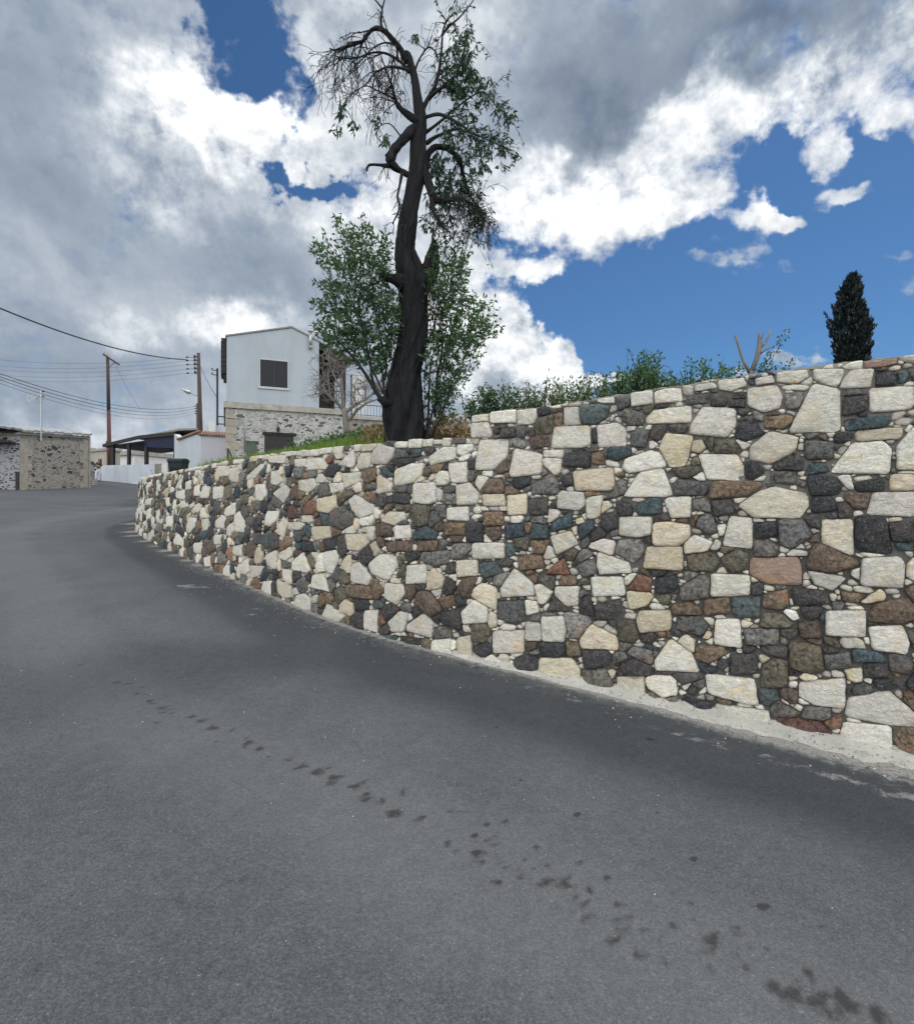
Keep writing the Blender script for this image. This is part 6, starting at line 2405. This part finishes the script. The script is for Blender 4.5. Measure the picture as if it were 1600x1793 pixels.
# visible bare stems leaning out to the left
for pts in ([(668, 700, -.12, 9), (655, 680, -.14, 7), (640, 655, -.14, 6), (622, 630, -.12, 5), (600, 605, -.1, 3.5), (580, 585, -.1, 2)],
            [(655, 680, -.14, 6), (650, 655, -.1, 5), (648, 630, -.1, 4), (640, 600, -.1, 3), (632, 560, -.1, 2)],
            [(674, 700, -.14, 5), (672, 670, -.14, 4), (676, 640, -.12, 4), (668, 600, -.12, 4), (660, 560, -.1, 3), (650, 520, -.1, 2)],
            [(676, 680, -.14, 5), (684, 650, -.14, 4), (690, 620, -.12, 3)]):
    limb(st, pts, 5)
st.build('shoot_stems', M_TWIG, tree)
lv.done('shoot_foliage', M_LEAF, tree)
RR = [(748, 765, -.05), (742, 660, -.1), (742, 620, -.1), (746, 560, -.1), (748, 500, -.1), (760, 730, .05), (765, 680, 0), (770, 640, 0), (775, 590, 0)]
st, lv = shoot_crown(RIGHT_OUT, 300, RR, 'x', .066, .5, 14)
for pts in ([(745, 772, -.05, 6), (752, 740, -.06, 5), (762, 700, -.06, 4), (768, 650, -.05, 3), (776, 600, 0, 2)], [(750, 772, 0, 5), (770, 735, 0, 4), (785, 690, 0, 3), (800, 650, 0, 2)], [(747, 772, .05, 5), (750, 720, .05, 4), (752, 660, .05, 3), (760, 610, .05, 2)]):
    limb(st, pts, 5)
st.build('shoot_stems', M_TWIG, tree)
lv.done('shoot_foliage', M_LEAF, tree)

# ---- pruned, leafless tree in front of the house porch
YQ = 15.5
pt = empty('pruned_tree', (U2X(605, YQ), YQ, hz(U2X(605, YQ), YQ) - .05))
tag(pt, 'small pruned leafless tree with pale cut branches in front of the white house porch', 'tree')


def qlimb(m, pts, n=6):
    P = [px(u, v, YQ + dy) for u, v, dy, w in pts]
    m.tube(P, [w * .72 / 2 / FOC * YQ for *_, w in pts], n, rough=.15)
    return P


qb, qt = MB(), MB()
qlimb(qt, [(607, 775, 0, 17), (606, 750, 0, 15), (604, 730, 0, 14), (602, 715, 0, 13)], 9)
qt.build('trunk', M_PALETWIG, pt, True)
QL = [[(602, 720, 0, 12), (600, 700, 0, 9), (598, 680, 0, 8), (597, 660, .1, 7), (600, 648, .1, 6)],
      [(602, 718, 0, 11), (590, 705, -.1, 8), (578, 695, -.15, 7), (570, 686, -.2, 5), (564, 672, -.2, 4)],
      [(605, 722, 0, 11), (622, 708, .1, 8), (638, 700, .15, 8), (652, 690, .2, 6), (660, 676, .2, 4)],
      [(612, 735, 0, 9), (625, 718, -.2, 7), (642, 705, -.25, 6), (658, 700, -.3, 4), (666, 694, -.3, 3)],
      [(638, 700, .15, 6), (640, 684, .15, 5), (637, 670, .15, 3)],
      [(578, 695, -.15, 5), (576, 676, -.15, 4), (574, 656, -.1, 3.4), (578, 640, -.1, 2.6)],
      [(598, 680, 0, 6), (590, 668, -.1, 4), (582, 652, -.1, 3), (574, 630, -.1, 2.4), (570, 618, -.1, 2)],
      [(597, 660, .1, 5), (604, 645, .1, 4), (612, 636, .1, 3.4), (618, 626, .1, 3)],
      [(570, 686, -.2, 4), (562, 690, -.2, 3), (556, 680, -.2, 2)],
      [(590, 668, -.1, 3), (580, 672, -.1, 2.4), (566, 660, -.1, 2)],
      [(597, 662, .1, 4), (590, 650, .05, 3), (586, 632, .05, 2.4)],
      [(612, 716, .1, 4), (620, 700, .1, 3), (622, 684, .1, 2)],
      [(652, 690, .2, 4), (664, 690, .2, 3), (672, 684, .2, 2)]]
for L in QL:
    P = qlimb(qb, L)
    for _ in range(12):
        i = rv.randrange(1, len(P))
        twig(qb, None, P[i], rdir() + Vector((-.2, 0, .7)), rv.uniform(.25, .6), .013, 1, -.02, 0, .05)
qb.build('branches', M_PALETWIG, pt, False)

# ---- cypress on the right
YC = 9.0
cy = empty('cypress', (U2X(1490, YC), YC, hz(U2X(1490, YC), YC)))
tag(cy, 'dense dark young cypress standing alone behind the right part of the wall', 'tree')
cm = MB()
zc0 = hz(U2X(1490, YC), YC)
cm.tube([(U2X(1490, YC), YC, zc0 - .1), px(1490, 520, YC)], [.05, .015], 7)
cm.build('trunk', M_TWIG, cy)
cl = Leaves()
CYP = [(484, 1492, 1496), (492, 1483, 1500), (500, 1478, 1504), (512, 1470, 1507), (530, 1466, 1508), (545, 1463, 1514), (560, 1459, 1521), (580, 1455, 1527), (600, 1458, 1526), (620, 1462, 1523), (635, 1463, 1523), (660, 1464, 1522), (700, 1470, 1518), (740, 1478, 1510)]
for _ in range(8200):
    v = rv.uniform(484, 740)
    a = np.interp(v, [c[0] for c in CYP], [c[1] for c in CYP])
    b = np.interp(v, [c[0] for c in CYP], [c[2] for c in CYP])
    w = rv.uniform(0, 2 * PI)
    q = rv.random() ** .35
    wob = 1 + .10 * math.sin(v * .19 + w * 2) + .08 * math.sin(v * .43 + w * 5)
    a, b = (a + b) / 2 - (b - a) * .41, (a + b) / 2 + (b - a) * .41
    hw = (b - a) / 2 * q * wob
    p = px((a + b) / 2 + math.cos(w) * hw, v, YC)
    p.y += math.sin(w) * (b - a) / 2 / FOC * YC * q * wob
    d = Vector((math.cos(w) * .45, math.sin(w) * .45, 1.0)) + rdir() * .35
    cl.leaf(p, d, rdir(), rv.uniform(.05, .11), rv.uniform(.024, .042), rv.random())
for (u0, v0, u1, v1) in ((1458, 575, 1443, 546), (1462, 572, 1452, 560), (1466, 560, 1457, 535), (1517, 565, 1510, 540), (1522, 580, 1519, 552), (1492, 500, 1506, 486), (1480, 520, 1478, 508), (1458, 590, 1448, 566)):
    for j in range(70):
        t = rv.random()
        p = px(u0 + (u1 - u0) * t, v0 + (v1 - v0) * t, YC) + rdir() * .035 * (1.1 - t)
        cl.leaf(p, px(u1, v1, YC) - px(u0, v0, YC) + rdir() * .12, rdir(), rv.uniform(.03, .07), .016, rv.random())
cl.done('crown', M_CYP, cy)

# ---- pollarded stump with cut limbs behind the wall
YS = 8.0
sp = empty('pollarded_tree', (U2X(1315, YS), YS, hz(U2X(1315, YS), YS) - .05))
tag(sp, 'pollarded tree with pale sawn-off limbs poking above the wall left of the cypress', 'tree')
smb = MB()


def slimb(pts, n=8):
    smb.tube([px(u, v, YS + dy) for u, v, dy, w in pts], [w * .62 / 2 / FOC * YS for *_, w in pts], n, rough=.3)


slimb([(1312, 740, 0, 20), (1312, 690, 0, 18), (1314, 660, 0, 17), (1316, 648, 0, 15)])
slimb([(1312, 652, 0, 11), (1301, 632, 0, 8), (1294, 610, 0, 6.5), (1287, 587, 0, 6)])
slimb([(1314, 655, 0, 13), (1324, 630, -.02, 13), (1329, 606, -.02, 13), (1329, 594, -.02, 9), (1329, 583, -.02, 7)])
slimb([(1329, 610, 0, 10), (1339, 600, .03, 7), (1346, 588, .03, 6), (1351, 576, .03, 5.5)])
slimb([(1326, 622, 0, 8), (1340, 612, -.05, 5), (1354, 606, -.05, 3.5)])
slimb([(1332, 596, 0, 3), (1336, 584, 0, 2), (1340, 578, 0, 1.4)], 5)
smb.build('trunk', M_PALETWIG, sp, True)
sl2, st2 = Leaves(), MB()
for (u0, v0, u1, v1, n) in ((1318, 680, 1376, 582, 46), (1316, 690, 1350, 622, 40), (1312, 690, 1365, 640, 40), (1306, 690, 1290, 640, 40), (1310, 690, 1330, 645, 40), (1330, 690, 1392, 630, 26), (1320, 690, 1378, 652, 30), (1300, 690, 1275, 655, 40)):
    a, b = px(u0, v0, YS + rv.uniform(-.2, .1)), px(u1, v1, YS + rv.uniform(-.3, .1))
    st2.tube([a, a.lerp(b, .5) + rdir() * .04, b], [.008, .005, .002], 4)
    for j in range(int(n * 1.7)):
        t = rv.random() ** .7
        sl2.leaf(a.lerp(b, t) + rdir() * .06, rdir() + Vector((0, 0, .3)), rdir(), rv.uniform(.03, .06), rv.uniform(.022, .036), rv.random() * .8)
st2.build('shoots', M_TWIG, sp)
sl2.done('foliage', M_BUSH, sp)


# ---- scrub along the top of the tall wall
def scrub(u0, u1, vtop, Y, nst0, kind, label, leafL=.035, mat=None, dens=26):
    leafL *= 1.5
    nst = int(nst0 * 1.6)
    um = (u0 + u1) / 2
    zb0 = hz(U2X(um, Y), Y)
    o = empty('scrub_plant', (U2X(um, Y), Y, zb0))
    tag(o, label, 'shrub', 'scrub along the wall top')
    s, l = MB(), Leaves()
    for k in range(nst):
        f = rv.random()
        u = u0 + (u1 - u0) * f
        vt = vtop + 52 * rv.random() ** (1.25 if k % 5 else 2.5) + (abs(f - .5) * 2) ** 2 * 12
        a = Vector((U2X(um + (u - um) * .7, Y), Y + rv.gauss(0, .12), zb0 - .05))
        b = px(u + rv.gauss(0, 15), vt, Y + rv.gauss(0, .2))
        mid = a.lerp(b, .5) + rdir() * .09
        pts = [a, a.lerp(mid, .5), mid, mid.lerp(b, .5) + rdir() * .015, b]
        s.tube(pts, [.006, .005, .004, .003, .0012], 4, cap=False)
        for j in range(dens):
            t = .25 + .75 * rv.random()
            i = min(3, int(t * 4))
            p = pts[i].lerp(pts[i + 1], t * 4 - i)
            d = (rdir() + Vector((0, 0, .35)))
            l.leaf(p + rdir() * .055 * rv.random(), d, rdir(), leafL * rv.uniform(.6, 1.3), leafL * rv.uniform(.35, .6) if kind == 'bush' else leafL * rv.uniform(.22, .45), rv.random())
    s.build('stems', M_TWIG if kind == 'bush' else M_DRY, o)
    l.done('foliage', mat or M_BUSH, o)
    return o


SC = [
    (826, 905, 672, 7.2, 60, 'bush', 'rounded grey green bush behind the stepped left end of the tall wall', .032, None, 30),
    (900, 945, 668, 7.0, 22, 'weed', 'wispy weeds just right of the rounded bush on the wall top', .034, None, 24),
    (935, 1000, 655, 6.9, 34, 'weed', 'upright feathery weeds on the wall top between the rounded bush and the tall sprig', .036, None, 24),
    (985, 1045, 662, 6.8, 30, 'weed', 'low weedy clump on the wall top left of the creeping bramble', .036, None, 26),
    (1025, 1080, 650, 6.8, 30, 'weed', 'thin straggling weeds beneath the small white cloud above the wall', .034, None, 22),
    (1072, 1128, 640, 6.8, 36, 'bush', 'leafy dark bush at the left foot of the tall sprig on the wall top', .036, None, 32),
    (1112, 1150, 606, 6.8, 22, 'bush', 'tall leafy sprig standing highest in the middle of the wall top scrub', .036, None, 44),
    (1140, 1200, 652, 6.8, 40, 'bush', 'low spreading bush right of the tall sprig on the wall top', .036, None, 30),
    (1190, 1262, 622, 6.9, 26, 'bush', 'open arching bush with scattered leaves left of the pollarded tree', .036, None, 22),
    (1250, 1300, 640, 7.0, 26, 'bush', 'dense dark bush at the left foot of the pollarded tree', .036, None, 34),
]
for s in SC:
    scrub(*s)
# dry weeds between the trunk and the tall wall
scrub(745, 830, 724, 6.5, 70, 'weed', 'dry brown weeds between the thick trunk and the stepped tall wall', .05, M_DRY, 16)
scrub(640, 680, 742, 7.0, 34, 'weed', 'dry brownish weeds at the left foot of the thick trunk', .05, M_DRY, 16)
scrub(622, 668, 745, 9.0, 30, 'bush', 'low green plants just left of the thick trunk', .05, None, 22)
scrub(560, 625, 757, 11.0, 36, 'bush', 'leafy green weeds under the pruned leafless tree', .06, None, 20)
scrub(515, 575, 766, 12.0, 30, 'bush', 'leafy green weeds to the right of the dark cellar door', .06, None, 18)
scrub(355, 402, 806, 12.5, 24, 'weed', 'sparse weeds on the wall top in front of the lilac-shaded white wall', .05, None, 14)
scrub(255, 330, 824, 13.2, 16, 'weed', 'short tufts on the lowest far end of the wall below the bin', .04, M_DRY, 10)

# ---- grass on the bank
gl = Leaves()
N = 0
while N < 16000:
    f = rv.random() ** 1.6
    y = 6.2 + 17 * f
    u = rv.uniform(352, 690)
    x = U2X(u, y)
    if not inside(np.array([x]), np.array([y]), _poly)[0]:
        N += .2
        continue
    N += 1
    if mnoise.noise(Vector((x * .9, y * .9, 0))) < -.30:
        continue
    z = hz(x, y)
    for _ in range(2):
        h = rv.uniform(.07, .24) * (1 + .4 * mnoise.noise(Vector((x * .6, y * .6, 4))))
        gl.leaf((x + rv.gauss(0, .04), y + rv.gauss(0, .04), z - .01), Vector((rv.gauss(0, .35), rv.gauss(0, .35), 1)), rdir(), h, .012 + .01 * rv.random(), rv.random(), rv.uniform(-.3, .3))
tag(gl.done('grass', M_GRASS), 'patchy green grass on the bank behind the low wall', 'grass', kind='stuff')
